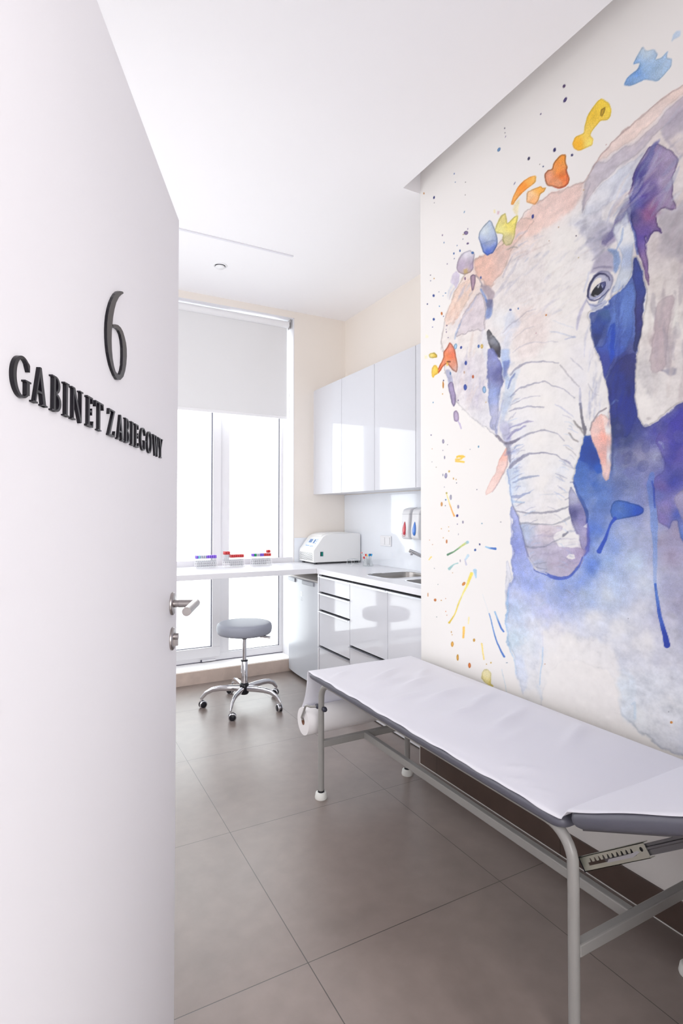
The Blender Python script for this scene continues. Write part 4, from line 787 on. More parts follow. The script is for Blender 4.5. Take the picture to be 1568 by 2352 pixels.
ma = nt.nodes.new('ShaderNodeMapRange'); nt.links.new(sat.outputs[1], ma.inputs['Value']); ma.inputs['From Min'].default_value = 0.06; ma.inputs['From Max'].default_value = 0.5; ma.inputs['To Min'].default_value = 0.0; ma.inputs['To Max'].default_value = 0.9
sb_ = nt.nodes.new('ShaderNodeMath'); sb_.operation = 'SUBTRACT'; nt.links.new(nz_.outputs['Fac'], sb_.inputs[0]); sb_.inputs[1].default_value = 0.5
mp = nt.nodes.new('ShaderNodeMath'); mp.operation = 'MULTIPLY_ADD'; nt.links.new(sb_.outputs[0], mp.inputs[0]); nt.links.new(ma.outputs[0], mp.inputs[1]); mp.inputs[2].default_value = 1.0
vs_ = nt.nodes.new('ShaderNodeVectorMath'); vs_.operation = 'SCALE'; nt.links.new(at.outputs['Color'], vs_.inputs[0]); nt.links.new(mp.outputs[0], vs_.inputs['Scale'])
nt.links.new(vs_.outputs[0], bs.inputs['Base Color']); bs.inputs['Roughness'].default_value = 0.6
me.materials.append(mm)
wr = bpy.data.objects.new('wall_right', me); COL.objects.link(wr); struct(wr)
wr['label'] = 'right wall painted with a large watercolour elephant and colour splashes'
# skirting along the mural wall
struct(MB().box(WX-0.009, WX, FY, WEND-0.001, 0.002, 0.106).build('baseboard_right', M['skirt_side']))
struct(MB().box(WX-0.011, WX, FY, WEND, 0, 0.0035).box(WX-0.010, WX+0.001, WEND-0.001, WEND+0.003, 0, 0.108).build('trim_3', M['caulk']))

# ------------------------------------------------------------------ window
def window():
    fr = MB(); gk = MB(); W = WIN
    panes = [(0.205, 0.665, 0.175), (0.82, 1.327, 0.235), (1.482, 1.960, 0.175)]
    zt = 3.075
    root = struct(MB().box(OX0, 0.205, W, W+0.07, 0.175, zt).box(1.960, OX1, W, W+0.07, 0.175, zt)
                  .box(0.665, 0.735, W, W+0.07, 0.175, zt).box(1.402, 1.482, W, W+0.07, 0.175, zt)
                  .box(OX0, OX1, W, W+0.07, SZ, 0.175).box(OX0, OX1, W, W+0.07, zt, OZ1)
                  .build('window_1', M['pvc'], bevel=0.002))
    # opening sash with its thicker frame
    s = MB().box(0.737, 0.82, W-0.018, W+0.055, 0.235, zt-0.04).box(1.327, 1.400, W-0.018, W+0.055, 0.235, zt-0.04)
    s.box(0.737, 1.400, W-0.018, W+0.055, 0.150, 0.235).box(0.737, 1.400, W-0.018, W+0.055, zt-0.04, 3.10)
    sash = s.build('sash', M['pvc'], root, bevel=0.003)
    for i, (a, b, z) in enumerate(panes):
        p = sash if i == 1 else root
        g = MB().box(a, b, W+0.022, W+0.026, z, zt)
        g.build('pane', M['glass'], p)
        y0 = W-0.004 if i == 1 else W+0.008
        MB().box(b-0.0045, b, y0, W+0.021, z, zt).box(a, a+0.003, y0+0.01, W+0.021, z, zt).box(a, b, y0+0.006, W+0.021, z, z+0.003).build('gasket', M['gasket'], p)
    # drain cap at the foot of the frame
    MB().rbox(1.24, 1.36, W-0.022, W-0.001, 0.116, 0.130, 0.003).build('drain_cap', M['pvc'], root)
    MB().box(1.232, 1.241, W-0.016, W-0.001, 0.112, 0.130).build('hinge_foot', M['gasket'], root)
    MB().box(OX0, OX1, W-0.004, W, SZ+0.0005, SZ+0.005).build('seal', M['gasket'], root)
window()

# roller blind
bl = thing('roller_blind', 'grey fabric roller blind half lowered over the window', 'blind', (1.05, 4.62, 3.10))
MB().box(0.185, 1.955, 4.6245, 4.6265, 2.268, 3.085).build('fabric', M['blind'], bl)
MB().tube([(0.185, 4.615, 3.100), (1.962, 4.615, 3.100)], 0.030, 24).build('roller_tube', M['blindwhite'], bl)
MB().rbox(0.183, 1.957, 4.618, 4.633, 2.246, 2.272, 0.004).build('bottom_bar', M['blindwhite'], bl)
MB().box(1.972, 1.976, 4.585, 4.645, 3.062, 3.145).build('bracket', M['satin'], bl)
MB().box(0.170, 0.174, 4.585, 4.645, 3.062, 3.145).build('bracket', M['satin'], bl)
ch = MB(); 
ch.tube([(1.966, 4.592, 3.095), (1.967, 4.59, 2.6), (1.968, 4.59, 2.18)], 0.0014, 6); ch.tube([(1.966, 4.636, 3.095), (1.967, 4.604, 2.6), (1.968, 4.595, 2.18)], 0.0014, 6)
ch.lathe([(0.0, -0.012), (0.004, -0.01), (0.004, 0.01), (0.0, 0.012)], (1.968, 4.592, 2.46), 8)
ch.build('pull_chain', M['blindwhite'], bl)

# ------------------------------------------------------------------ ceiling fittings
v = thing('ceiling_vent', 'small round white ceiling vent above the window', 'vent', (1.146, 3.965, CZ))
MB().lathe([(0.052, 0.0), (0.052, -0.003), (0.047, -0.006), (0.041, -0.007), (0.039, -0.002), (0.034, -0.0015)], (1.146, 3.965, CZ), 36, cap=False).build('rim', M['vent'], v)
MB().lathe([(0.036, -0.0005), (0.036, -0.0035), (0.0, -0.0035)], (1.146, 3.965, CZ), 36).build('throat', M['black'], v)
MB().lathe([(0.0, -0.005), (0.031, -0.006), (0.036, -0.014), (0.030, -0.020), (0.0, -0.022)], (1.146, 3.965, CZ), 36).build('disc', M['vent'], v)
MB().box(0.30, 1.555, 3.566, 3.582, CZ-0.007, CZ).build('track', mat('white_track_paint', rgb(232, 232, 238), 0.4))
tag(bpy.data.objects['track'], 'long thin white track fixed on the ceiling in front of the window', 'ceiling track'); bpy.data.objects['track'].name = 'ceiling_track'

# ------------------------------------------------------------------ worktop, desk, splashback
def rrect(x0, x1, y0, y1, r, n=6):
    pts = []
    for cx, cy, a0 in ((x1-r, y1-r, 0), (x0+r, y1-r, 90), (x0+r, y0+r, 180), (x1-r, y0+r, 270)):
        for k in range(n+1):
            a = math.radians(a0+90*k/n); pts.append((cx+r*math.cos(a), cy+r*math.sin(a)))
    return pts
B1 = (2.035, 2.43, 3.085, 3.40, 0.075); B2 = (2.060, 2.38, 2.62, 2.965, 0.07)
holes = [rrect(*B1), rrect(*B2)]
wt = MB().prism([(1.925, WEND+0.001), (KX-0.001, WEND+0.001), (KX-0.001, WY-0.001), (1.925, WY-0.001)], (0, 0, 0.92), (1, 0, 0), (0, 1, 0), (0, 0, 1), 0.04, holes)
tag(wt.build('worktop', M['worktop'], origin=(2.2, 3.5, 0.92), bevel=0.002), 'white laminate worktop with an inset sink over the kitchen base cabinets', 'worktop')
dk = MB().box(LX+0.002, 1.9235, 3.945, WY-0.002, 0.92, 0.96)
dk2 = thing('window_desk', 'long white desk board running under the window beside the worktop', 'desk', (0.8, 4.25, 0.92))
dk.build('board', M['worktop'], dk2, bevel=0.002)
MB().box(OX0+0.01, OX1-0.01, WY+0.005, WY+0.02, 0.945, 1.005).build('rear_upstand', M['pvc'], dk2)
MB().box(OX0+0.01, 1.915, WY-0.003, WY+0.006, 0.93, 0.955).build('rear_cleat', M['pvc'], dk2)
# glass splashback on the kitchen wall and its return under the window reveal
struct(MB().box(KX-0.006, KX-0.0005, WEND+0.002, WY-0.001, 0.9605, 1.565).build('trim_4', M['splash']))
struct(MB().box(OX1+0.004, KX-0.007, WY-0.006, WY-0.0005, 0.9605, 1.176).build('trim_5', M['splash']))

# sink
sk = thing('double_sink', 'stainless steel double bowl sink set in the white worktop', 'sink', (2.2, 3.0, 0.96))
def ring(mb, rr, w, z0, z1):
    o = rrect(rr[0]-w, rr[1]+w, rr[2]-w, rr[3]+w, rr[4]+w); i = rrect(*rr); n = len(o)
    vs = [(p[0], p[1], z0) for p in o]+[(p[0], p[1], z1) for p in o]+[(p[0], p[1], z1) for p in i]+[(p[0], p[1], z0-0.002) for p in i]
    fs = []
    for k in range(n):
        j = (k+1) % n
        fs += [(k, j, n+j, n+k), (n+k, n+j, 2*n+j, 2*n+k), (2*n+k, 2*n+j, 3*n+j, 3*n+k)]
    mb.add(vs, fs)
def bowl(mb, rr, depth):
    x0, x1, y0, y1, r = rr; lv = []
    for (ins, z, rad) in ((0.0005, 0.9595, r), (0.004, 0.93, r), (0.010, 0.96-depth+0.03, r), (0.035, 0.96-depth, r*0.7), (0.10, 0.96-depth-0.004, r*0.3)):
        lv.append([(p[0], p[1], z) for p in rrect(x0+ins, x1-ins, y0+ins, y1-ins, max(0.02, rad))])
    n = len(lv[0]); vs = [p for l in lv for p in l]; fs = []
    for i in range(len(lv)-1):
        for k in range(n): fs.append((i*n+k, i*n+(k+1) % n, (i+1)*n+(k+1) % n, (i+1)*n+k))
    fs.append(tuple((len(lv)-1)*n+k for k in range(n)))
    mb.add(vs, fs, True)
for nm, rr, dp in (('bowl', B1, 0.15), ('bowl', B2, 0.12)):
    mb = MB(); bowl(mb, rr, dp); b_ = mb.build('bowl', M['steel'], sk)
    mb = MB(); ring(mb, rr, 0.011, 0.9602, 0.9622); mb.build('rim', M['chrome'], b_)
    cx, cy = (rr[0]+rr[1])/2, (rr[2]+rr[3])/2
    MB().lathe([(0.0, 0.0), (0.03, 0.0), (0.034, -0.003)], (cx, cy, 0.96-dp+0.001), 24, cap=False).build('drain', M['chrome'], b_)

# faucet
fa = thing('faucet', 'chrome kitchen tap with a raised angled spout behind the sink', 'tap', (2.455, 3.02, 0.96))
MB().lathe([(0.028, 0.0005), (0.028, 0.006), (0.024, 0.010), (0.022, 0.10), (0.020, 0.112), (0.0, 0.114)], (2.455, 3.02, 0.96), 28).build('body', M['chrome'], fa)
sp0, sp1 = Vector((2.445, 3.02, 1.035)), Vector((2.215, 3.10, 1.142))
spd = (sp1-sp0).normalized()
sp = MB().tube([sp0, sp0+spd*0.05, sp1-spd*0.006, sp1], [0.016, 0.0135, 0.0125, 0.0115], 20).build('spout', M['chrome'], fa)
MB().lathe([(0.0105, 0.0), (0.0105, -0.016), (0.0085, -0.018), (0.0, -0.018)], sp1-spd*0.016-Vector((0, 0, 0.008)), 18).build('aerator', M['chrome'], sp)
MB().tube([(2.455, 3.02, 1.07), (2.455, 3.02, 1.10), (2.475, 2.99, 1.15)], [0.018, 0.014, 0.006], 16).build('lever', M['chrome'], fa)

# ------------------------------------------------------------------ base cabinets
FX = 1.930           # face plane of the fronts
def front(mb_name, y0, y1, z0, z1, parent):
    f = MB().rbox(FX, FX+0.018, y0+0.0015, y1-0.0015, z0, z1, 0.0012, 1).build(mb_name, M['gloss'], parent)
    return f
def strip(y0, y1, z, parent):
    # slim aluminium grip profile clipped on the top edge of a front
    s = MB().box(FX-0.016, FX+0.012, y0+0.002, y1-0.004, z, z+0.0025).box(FX-0.018, FX-0.0155, y0+0.002, y1-0.004, z-0.006, z+0.0025).box(FX-0.0012, FX, y0+0.002, y1-0.004, z-0.014, z+0.0005)
    return s.build('handle', M['alu'], parent)
KZ = 0.10
def base(name, label, y0, y1, fronts):
    r = thing(name, label, 'cabinet', ((FX+KX)/2, (y0+y1)/2, 0))
    b = MB().box(FX+0.022, KX-0.004, y0+0.0005, y0+0.016, KZ, 0.919).box(FX+0.022, KX-0.004, y1-0.016, y1-0.0005, KZ, 0.919)
    b.box(KX-0.02, KX-0.004, y0+0.016, y1-0.016, KZ, 0.919).box(FX+0.022, KX-0.02, y0+0.016, y1-0.016, KZ, KZ+0.016)
    b.build('body', M['carcass'], r)
    MB().box(FX+0.019, FX+0.0215, y0+0.003, y1-0.003, KZ, 0.918).build('gap_shade', M['dark'], r)  # dark sheet put behind the fronts, its colour standing for shade in the gaps
    for (nm, z0, z1) in fronts:
        f = front(nm, y0, y1, z0, z1, r); strip(y0, y1, z1, f)
    MB().box(FX+0.058, FX+0.07, y0, y1, 0.006, KZ-0.004).build('plinth', M['carcass'], r)
    MB().box(FX+0.06, FX+0.068, y0, y1, 0.0, 0.006).build('plinth_seal', M['dark'], r)
    return r
base('drawer_cabinet', 'white gloss drawer cabinet with four drawers beside the fridge', 3.421, 3.905,
     [('drawer', 0.786, 0.906), ('drawer', 0.648, 0.774), ('drawer', 0.368, 0.636), ('drawer', 0.108, 0.356)])
base('base_cabinet', 'white gloss base cabinet with a door over a low drawer next to the drawers', 2.938, 3.420,
     [('door', 0.468, 0.906), ('drawer', 0.108, 0.456)])
base('base_cabinet', 'white gloss base cabinet with one tall door under the sink by the mural wall', WEND+0.003, 2.937,
     [('door', 0.108, 0.906)])
tag(MB().box(FX-0.004, KX-0.004, 3.9065, 3.926, 0.0, 0.919).build('end_panel', M['carcass'], origin=(2.2, 3.916, 0), bevel=0.001), 'narrow white side panel between the fridge and the drawer cabinet', 'panel')

# wall cabinets
UX, UZ0, UZ1 = 2.189, 1.566, 2.513
ul = ['glossy white wall cabinet nearest the window wall', 'glossy white wall cabinet second from the window wall',
      'glossy white wall cabinet above the soap dispensers', 'glossy white wall cabinet cut off by the mural wall corner']
for i, (a, b) in enumerate(((4.022, 4.540), (3.508, 4.020), (2.992, 3.506), (WEND+0.003, 2.990))):
    r = thing('wall_cabinet', ul[i], 'cabinet', (2.36, (a+b)/2, UZ0), 'row of wall cabinets')
    MB().box(UX+0.021, KX-0.001, a, b, UZ0+0.006, UZ1-0.003).build('body', M['carcass'], r)
    MB().rbox(UX, UX+0.019, a+0.0015, b-0.0015, UZ0, UZ1, 0.0012, 1).build('door', M['gloss'], r)
tag(MB().box(UX+0.003, KX-0.001, 4.541, WY-0.001, UZ0+0.003, UZ1-0.003).build('filler_strip', M['carcass'], origin=(2.3, 4.55, UZ0)), 'thin white filler strip between the wall cabinets and the window wall', 'filler')

# ------------------------------------------------------------------ fridge
fg = thing('small_fridge', 'white undercounter fridge with two silver top grips, under the desk', 'fridge', (2.2, 4.24, 0))
FY0, FY1 = 3.936, 4.548
MB().rbox(1.985, 2.50, FY0, FY1, 0.03, 0.835, 0.006).build('body', M['fridge'], fg)
# bowed door: polygon in plan
pl = [(1.980, FY0+0.002), (1.980, FY1-0.002)]
bow = [(1.946-0.017*math.sin(math.pi*k/14)-0.0, FY1-0.002-(FY1-FY0-0.004)*k/14) for k in range(15)]
dr = MB().prism(pl+bow, (0, 0, 0.028), (1, 0, 0), (0, 1, 0), (0, 0, 1), 0.812).build('door', M['fridge'], fg, bevel=0.004)
MB().rbox(1.955, 2.50, FY0, FY1, 0.836, 0.852, 0.006).build('top', M['fridge_top'], fg)
def bx_(y): return 1.946-0.017*math.sin(math.pi*max(0, min(1, (FY1-0.002-y)/(FY1-FY0-0.004))))
for (ya, yb) in ((4.365, 4.540), (4.015, 4.205)):
    g = MB(); n = 8
    vs = []
    for k in range(n+1):
        y = ya+(yb-ya)*k/n; x = bx_(y)-0.001
        vs += [(x-0.012, y, 0.838), (x-0.012, y, 0.812), (x-0.002, y, 0.806), (x+0.001, y, 0.842)]
    fs = []
    for k in range(n):
        for q in range(4): fs.append((k*4+q, k*4+(q+1) % 4, (k+1)*4+(q+1) % 4, (k+1)*4+q))
    fs += [(0, 1, 2, 3), tuple(n*4+q for q in (3, 2, 1, 0))]
    g.add(vs, fs); g.build('door_grip', M['grey_plastic'], dr)
lg = MB()
for (ya, yb, z) in ((4.22, 4.258, 0.738), (4.218, 4.235, 0.724), (4.238, 4.248, 0.724), (4.222, 4.258, 0.711)):
    x = bx_((ya+yb)/2); lg.box(x-0.0018, x+0.001, ya, yb, z-0.0035, z+0.0035)
lg.build('badge', M['logo'], dr)
sm = MB()
for (ya, yb, z) in ((4.226, 4.244, 0.688), (4.222, 4.25, 0.672)):
    x = bx_((ya+yb)/2); sm.box(x-0.001, x+0.001, ya, yb, z-0.0015, z+0.0015)
sm.build('small_print', M['grey_plastic'], dr)
for (x, y) in ((2.02, 3.99), (2.02, 4.50), (2.44, 3.99), (2.44, 4.50)):
    MB().lathe([(0.018, 0.0), (0.018, 0.03)], (x, y, 0.0), 12).build('foot', M['black'], fg)

# ------------------------------------------------------------------ centrifuge
CZ0 = 0.976
ce = thing('centrifuge', 'white bench centrifuge with a sloped control panel on the worktop corner', 'centrifuge', (2.28, 4.39, 0.96))
x0, x1 = 2.044, 2.505; ya, yb = 4.247, 4.540
prof = [(x0, CZ0), (x0, CZ0+0.10), (x0+0.008, CZ0+0.112), (x0+0.088, CZ0+0.215), (x0+0.125, CZ0+0.236), (x0+0.19, CZ0+0.245), (x1-0.01, CZ0+0.243), (x1, CZ0+0.235), (x1, CZ0)]
MB().prism(prof, (0, ya, 0), (1, 0, 0), (0, 0, 1), (0, 1, 0), yb-ya).build('housing', M['cent'], ce, bevel=0.004)
# raised lid hump with grip
lid = [(x0+0.092, CZ0+0.219), (x0+0.105, CZ0+0.234), (x0+0.135, CZ0+0.246), (x0+0.19, CZ0+0.252), (x0+0.36, CZ0+0.252), (x0+0.37, CZ0+0.243), (x0+0.19, CZ0+0.241)]
MB().prism(lid, (0, ya+0.045, 0), (1, 0, 0), (0, 0, 1), (0, 1, 0), yb-ya-0.09).build('lid', M['cent'], ce, bevel=0.004)
sl0 = Vector((x0+0.008, 0, CZ0+0.112)); sl1 = Vector((x0+0.088, 0, CZ0+0.215)); U = (sl1-sl0).normalized(); Nn = Vector((-U.z, 0, U.x))
def on_slope(mb, y0, y1, a, b, d=0.0012, off=0.0):
    A = sl0+Nn*off; mb.prism([(a, y0), (b, y0), (b, y1), (a, y1)], A, U, (0, 1, 0), Nn, d); return mb
pn = on_slope(MB(), ya+0.05, yb-0.05, 0.012, 0.112).build('control_panel', M['cent_panel'], ce, bevel=0.0005)
on_slope(MB(), ya+0.145, ya+0.20, 0.065, 0.100, 0.0012, 0.0012).build('display', M['lcd'], pn)
on_slope(MB(), ya+0.085, ya+0.112, 0.060, 0.100, 0.0012, 0.0012).build('display', M['lcd'], pn)
for (y, a) in ((ya+0.075, 0.03), (ya+0.095, 0.03), (ya+0.115, 0.028), (ya+0.15, 0.032), (ya+0.17, 0.032), (ya+0.19, 0.032), (ya+0.21, 0.034), (ya+0.06, 0.06), (ya+0.06, 0.08), (ya+0.062, 0.1)):
    on_slope(MB(), y-0.006, y+0.006, a-0.004, a+0.004, 0.0015, 0.0012).build('button', M['lcdframe'], pn)
vh = MB()
for i in range(24):
    for j in range(8):
        y = ya+0.02+i*0.0112+(0.0056 if j % 2 else 0); z = CZ0+0.018+j*0.0085
        if y < yb-0.012: vh.lathe([(0.0028, 0.0), (0.0028, 0.001)], (x0+0.0002, y, z), 6, axis=(-1, 0, 0))
vh.build('vent_grille', M['hole'], ce)
MB().box(x0+0.06, x0+0.092, ya-0.0015, ya, CZ0+0.043, CZ0+0.098).build('switch_plate', M['cent_panel'], ce)
MB().box(x0+0.063, x0+0.089, ya-0.004, ya-0.0015, CZ0+0.053, CZ0+0.090).build('switch_frame', M['black'], ce)
MB().box(x0+0.070, x0+0.085, ya-0.0065, ya-0.004, CZ0+0.056, CZ0+0.087).build('power_switch', M['green'], ce)
for (x, y) in ((x0+0.03, ya+0.02), (x0+0.03, yb-0.03), (x1-0.03, ya+0.02), (x1-0.03, yb-0.03)):
    MB().lathe([(0.014, 0.0), (0.012, 0.016)], (x, y, 0.96), 14).build('foot', M['black'], ce)
# ------------------------------------------------------------------ switch and dispensers
sw = thing('light_switch', 'white double rocker wall switch on the splashback', 'switch', (KX-0.006, 3.845, 1.17))
MB().rbox(KX-0.0155, KX-0.0065, 3.765, 3.925, 1.125, 1.210, 0.003).build('frame', M['disp'], sw)
for (a, b) in ((3.780, 3.838), (3.852, 3.910)):
    MB().rbox(KX-0.021, KX-0.0155, a, b, 1.138, 1.198, 0.002).build('rocker', M['disp'], sw)
def dispenser(y, label, col):
    r = thing('soap_dispenser', label, 'soap dispenser', (KX-0.007, y, 1.19), 'soap dispensers on the splashback')
    X = KX-0.007; w = 0.048
    pf = [(0, 1.205), (-0.075, 1.198), (-0.093, 1.215), (-0.096, 1.26), (-0.082, 1.40), (-0.072, 1.425), (-0.03, 1.438), (0, 1.442)]
    MB().prism(pf, (X, y-w, 0), (1, 0, 0), (0, 0, 1), (0, 1, 0), 2*w).build('cover', M['disp'], r, bevel=0.014, seg=4)
    MB().box(X-0.0855, X-0.04, y-w-0.0006, y+w+0.0006, 1.3885, 1.3905).build('lid_seam', M['grey_plastic'], r)
    # drop-shaped coloured window, bulging from the cover front
    vs = []; fs = []; nr = 10; na = 24
    for i in range(nr+1):
        t = i/nr
        for k in range(na):
            a = 2*math.pi*k/na; cy_ = math.sin(a); cx_ = math.cos(a)
            zz = 1.268+(cx_*0.038*t if cx_ < 0 else cx_*0.066*t); ww = 0.021*t*cy_*(1.0 if cx_ < 0 else (1-cx_**2*0.55))
            xx = X-0.0965+(zz-1.26)*0.10 if zz > 1.26 else X-0.0965
            vs.append((xx-0.007*math.sqrt(max(0, 1-t*t))-0.001, y+ww, zz))
    for i in range(nr):
        for k in range(na): fs.append((i*na+k, i*na+(k+1) % na, (i+1)*na+(k+1) % na, (i+1)*na+k))
    MB().add(vs, fs, True).build('level_window', col, r)
    return r
dispenser(3.452, 'white soap dispenser with a red drop window on the splashback', M['dispred'])
dispenser(3.325, 'white soap dispenser with a blue drop window by the mural wall', M['dispblue'])
rd = bpy.data.objects['soap_dispenser']
ar = MB(); pts = []
for k in range(9):
    a = math.radians(-160+140*k/8); pts.append((KX-0.007-0.0985, 3.452+0.028*math.cos(a), 1.256+0.036*math.sin(a)))
ar.tube(pts, 0.0012, 6); ar.build('red_marking', M['dispred'], rd)

# ------------------------------------------------------------------ tubes, racks
PITCHT = 0.0165
def tube_proto(capmat, name, label, h=0.075, tall=0.0):
    r = thing(name, label, 'test tube', (0, 0, -5), None)
    z = -5
    MB().lathe([(0.0, 0.0), (0.004, 0.001), (0.0062, 0.006), (0.0062, h)], (0, 0, z), 10, cap=False).build('glass_tube', M['tubeglass'], r)
    MB().lathe([(0.0, h+0.019), (0.0075, h+0.019), (0.0082, h+0.017), (0.0082, h-0.005), (0.0, h-0.005)], (0, 0, z), 12).build('cap', capmat, r)
    return r
protos = {}
used = set()
def place_tube(colname, loc, label, group):
    key = 'cap_'+colname
    if key not in protos:
        protos[key] = tube_proto(M[key], 'test_tube', label)
    p = protos[key]
    if key not in used:
        used.add(key); p.location = loc; p['label'] = label; p['group'] = group; return p
    return dup(p, loc, label, group)
def rack(cx, cy, ang, nx, ny, label, cols, where, lifted):
    r = thing('tube_rack', label, 'tube rack', (cx, cy, 0.96), 'tube racks on the window desk')
    w, d = nx*PITCHT+0.006, ny*PITCHT+0.006
    h1 = 0.046
    def shelf(z, th, nm):
        b = MB(); 
        for i in range(nx+1): b.box(cx-w/2+i*(w-0.003)/nx, cx-w/2+i*(w-0.003)/nx+0.003, cy-d/2, cy+d/2, z, z+th)
        for j in range(ny+1): b.box(cx-w/2, cx+w/2, cy-d/2+j*(d-0.003)/ny, cy-d/2+j*(d-0.003)/ny+0.003, z+0.0002, z+th-0.0002)
        b.build(nm, M['rack'], r)
    MB().box(cx-w/2, cx+w/2, cy-d/2, cy+d/2, 0.9605, 0.9635).build('base', M['rack'], r)
    shelf(0.983, 0.002, 'grid_shelf'); shelf(0.960+h1, 0.002, 'grid_shelf'); 
    for sx in (-1, 1):
        for sy in (-1, 1): MB().box(cx+sx*(w/2-0.002)-0.002, cx+sx*(w/2-0.002)+0.002, cy+sy*(d/2-0.002)-0.002, cy+sy*(d/2-0.002)+0.002, 0.9635, 0.960+h1).build('corner_post', M['rack'], r)
    for i in range(1, nx):
        MB().box(cx-w/2+i*w/nx-0.0008, cx-w/2+i*w/nx+0.0008, cy-d/2, cy-d/2+0.0012, 0.9635, 0.960+h1).build('side_bar', M['rack'], r)
    for j in range(ny):
        for i in range(nx):
            c = cols(i, j)
            if not c: continue
            x = cx-w/2+0.003+PITCHT*(i+0.5); y = cy-d/2+0.003+PITCHT*(j+0.5)
            z = 0.9645+(0.026 if lifted(i, j) else 0.0)-0.005*0
            nm = c.replace('_', ' ')
            rowname = ['front row', 'second row', 'back row', 'rearmost row'][min(j, 3)]
            lab = f'{nm}-capped test tube{" raised" if lifted(i, j) else ""} in the {rowname} of the {where} rack'
            place_tube(c, (x, y, z+0.0006), lab, f'{nm} tubes in the {rowname} of the {where} rack')
def c1(i, j):
    if j > 0: return 'purple' if i in (0,) or i > 5 else ('grey' if i % 2 else 'purple')
    return ['purple', 'cyan', 'grey', 'grey', 'grey', 'purple', 'purple', 'purple', 'purple', 'purple'][i]
def c2(i, j): return 'red'
def c3(i, j):
    if j > 0: return 'purple' if i < 3 else 'red' if i > 5 else 'grey'
    return ['purple', 'green', 'grey', 'grey', 'purple', 'purple', 'red', 'red', 'red'][i]
rack(1.172, 4.415, 0, 10, 3, 'white tube rack with mostly purple caps, leftmost on the desk', c1, 'leftmost', lambda i, j: False)
rack(1.395, 4.400, 0, 10, 3, 'white tube rack full of red caps, in the middle of the desk', c2, 'middle', lambda i, j: i < 3)
rack(1.642, 4.425, 0, 10, 3, 'white tube rack with mixed coloured caps, nearest the centrifuge', lambda i, j: c3(min(i, 8), j) if not (i > 8 and j == 0) else 'red', 'rightmost', lambda i, j: i > 7 and j > 0)

# acrylic stand and beaker with tubes
ac = thing('acrylic_stand', 'small clear acrylic box stand in front of the centrifuge', 'stand', (2.335, 4.09, 0.96))
ax0, ax1, ay0, ay1 = 2.300, 2.372, 4.045, 4.125
MB().box(ax0, ax1, ay0, ay1, 0.9603, 0.9623).build('base_sheet', M['rack'], ac)
MB().box(ax0, ax1, ay0, ay1, 1.008, 1.010).build('top_sheet', M['acrylic'], ac)
ed = MB()
for (x, y) in ((ax0, ay0), (ax1-0.0015, ay0), (ax0, ay1-0.0015), (ax1-0.0015, ay1-0.0015)): ed.box(x, x+0.0015, y, y+0.0015, 0.9623, 1.008)
ed.box(ax0, ax1, ay0, ay0+0.001, 1.0075, 1.0105).box(ax0, ax0+0.001, ay0, ay1, 1.0075, 1.0105)
ed.build('edges', M['rack'], ac)
MB().box(ax0+0.001, ax0+0.002, ay0, ay1, 0.9623, 1.008).box(ax1-0.002, ax1-0.001, ay0, ay1, 0.9623, 1.008).build('side_sheets', M['acrylic'], ac)
bk = thing('glass_flask', 'clear conical glass flask on the worktop holding capped tubes', 'flask', (2.39, 3.93, 0.96))
MB().lathe([(0.0, 0.001), (0.042, 0.001), (0.044, 0.006), (0.040, 0.02), (0.027, 0.055), (0.026, 0.058), (0.029, 0.06)], (2.39, 3.93, 0.9603), 28, cap=False).build('vessel', M['acrylic'], bk)
MB().lathe([(0.043, 0.001), (0.0445, 0.003), (0.043, 0.005)], (2.39, 3.93, 0.9603), 28, cap=False).build('foot_ring', M['acrylic'], bk)
def lean(capkey, base, top, label, col=None):
    base, top = Vector(base), Vector(top); d = (top-base).normalized()
    r = thing('sample_tube', label, 'test tube', base, 'capped tubes standing in the flask')
    MB().tube([base, base+d*0.004, top], [0.002, 0.005, 0.005], 10, cap=False).build('glass_tube', M['tubeglass'], r)
    MB().tube([top, top+d*0.018], 0.0066, 12).build('cap', M[capkey], r)
bxx, byy = 2.39, 3.93
for q, (ck, dx, dy, top, nm) in enumerate((('cap_brightred', -0.012, 0.012, 0.078, 'thin tube with a tall bright red cap leaning left in the flask'),
        ('cap_brightred', -0.022, 0.022, 0.056, 'thin tube with a lower red cap at the left of the flask'),
        ('cap_yellow', -0.004, 0.006, 0.074, 'thin tube with a pale yellow cap in the flask'),
        ('cap_blue', 0.005, -0.010, 0.078, 'thin tube with a sky blue cap in the middle of the flask'),
        ('cap_dark', 0.012, -0.008, 0.080, 'thin tube with a dark violet cap between two blue ones'),
        ('cap_blue', 0.018, -0.022, 0.080, 'thin tube with a sky blue cap at the right of the flask'))):
    lean(ck, (bxx+dx*0.45, byy+dy*0.45, 0.9635), (bxx+dx, byy+dy, 0.9635+top), nm)
nt_ = thing('tall_swab_tube', 'thin clear tube with a pink cap leaning left out of the flask', 'test tube', (2.38, 3.935, 0.965))
MB().tube([(2.382, 3.942, 0.966), (2.366, 3.975, 1.045)], 0.0022, 8).build('stem', M['rack'], nt_)
MB().tube([(2.366, 3.975, 1.045), (2.362, 3.983, 1.063)], [0.010, 0.007], 12).build('cup', M['acrylic'], nt_)
MB().tube([(2.362, 3.983, 1.063), (2.361, 3.986, 1.069)], 0.009, 12).build('cap', M['cap_pink'], nt_)

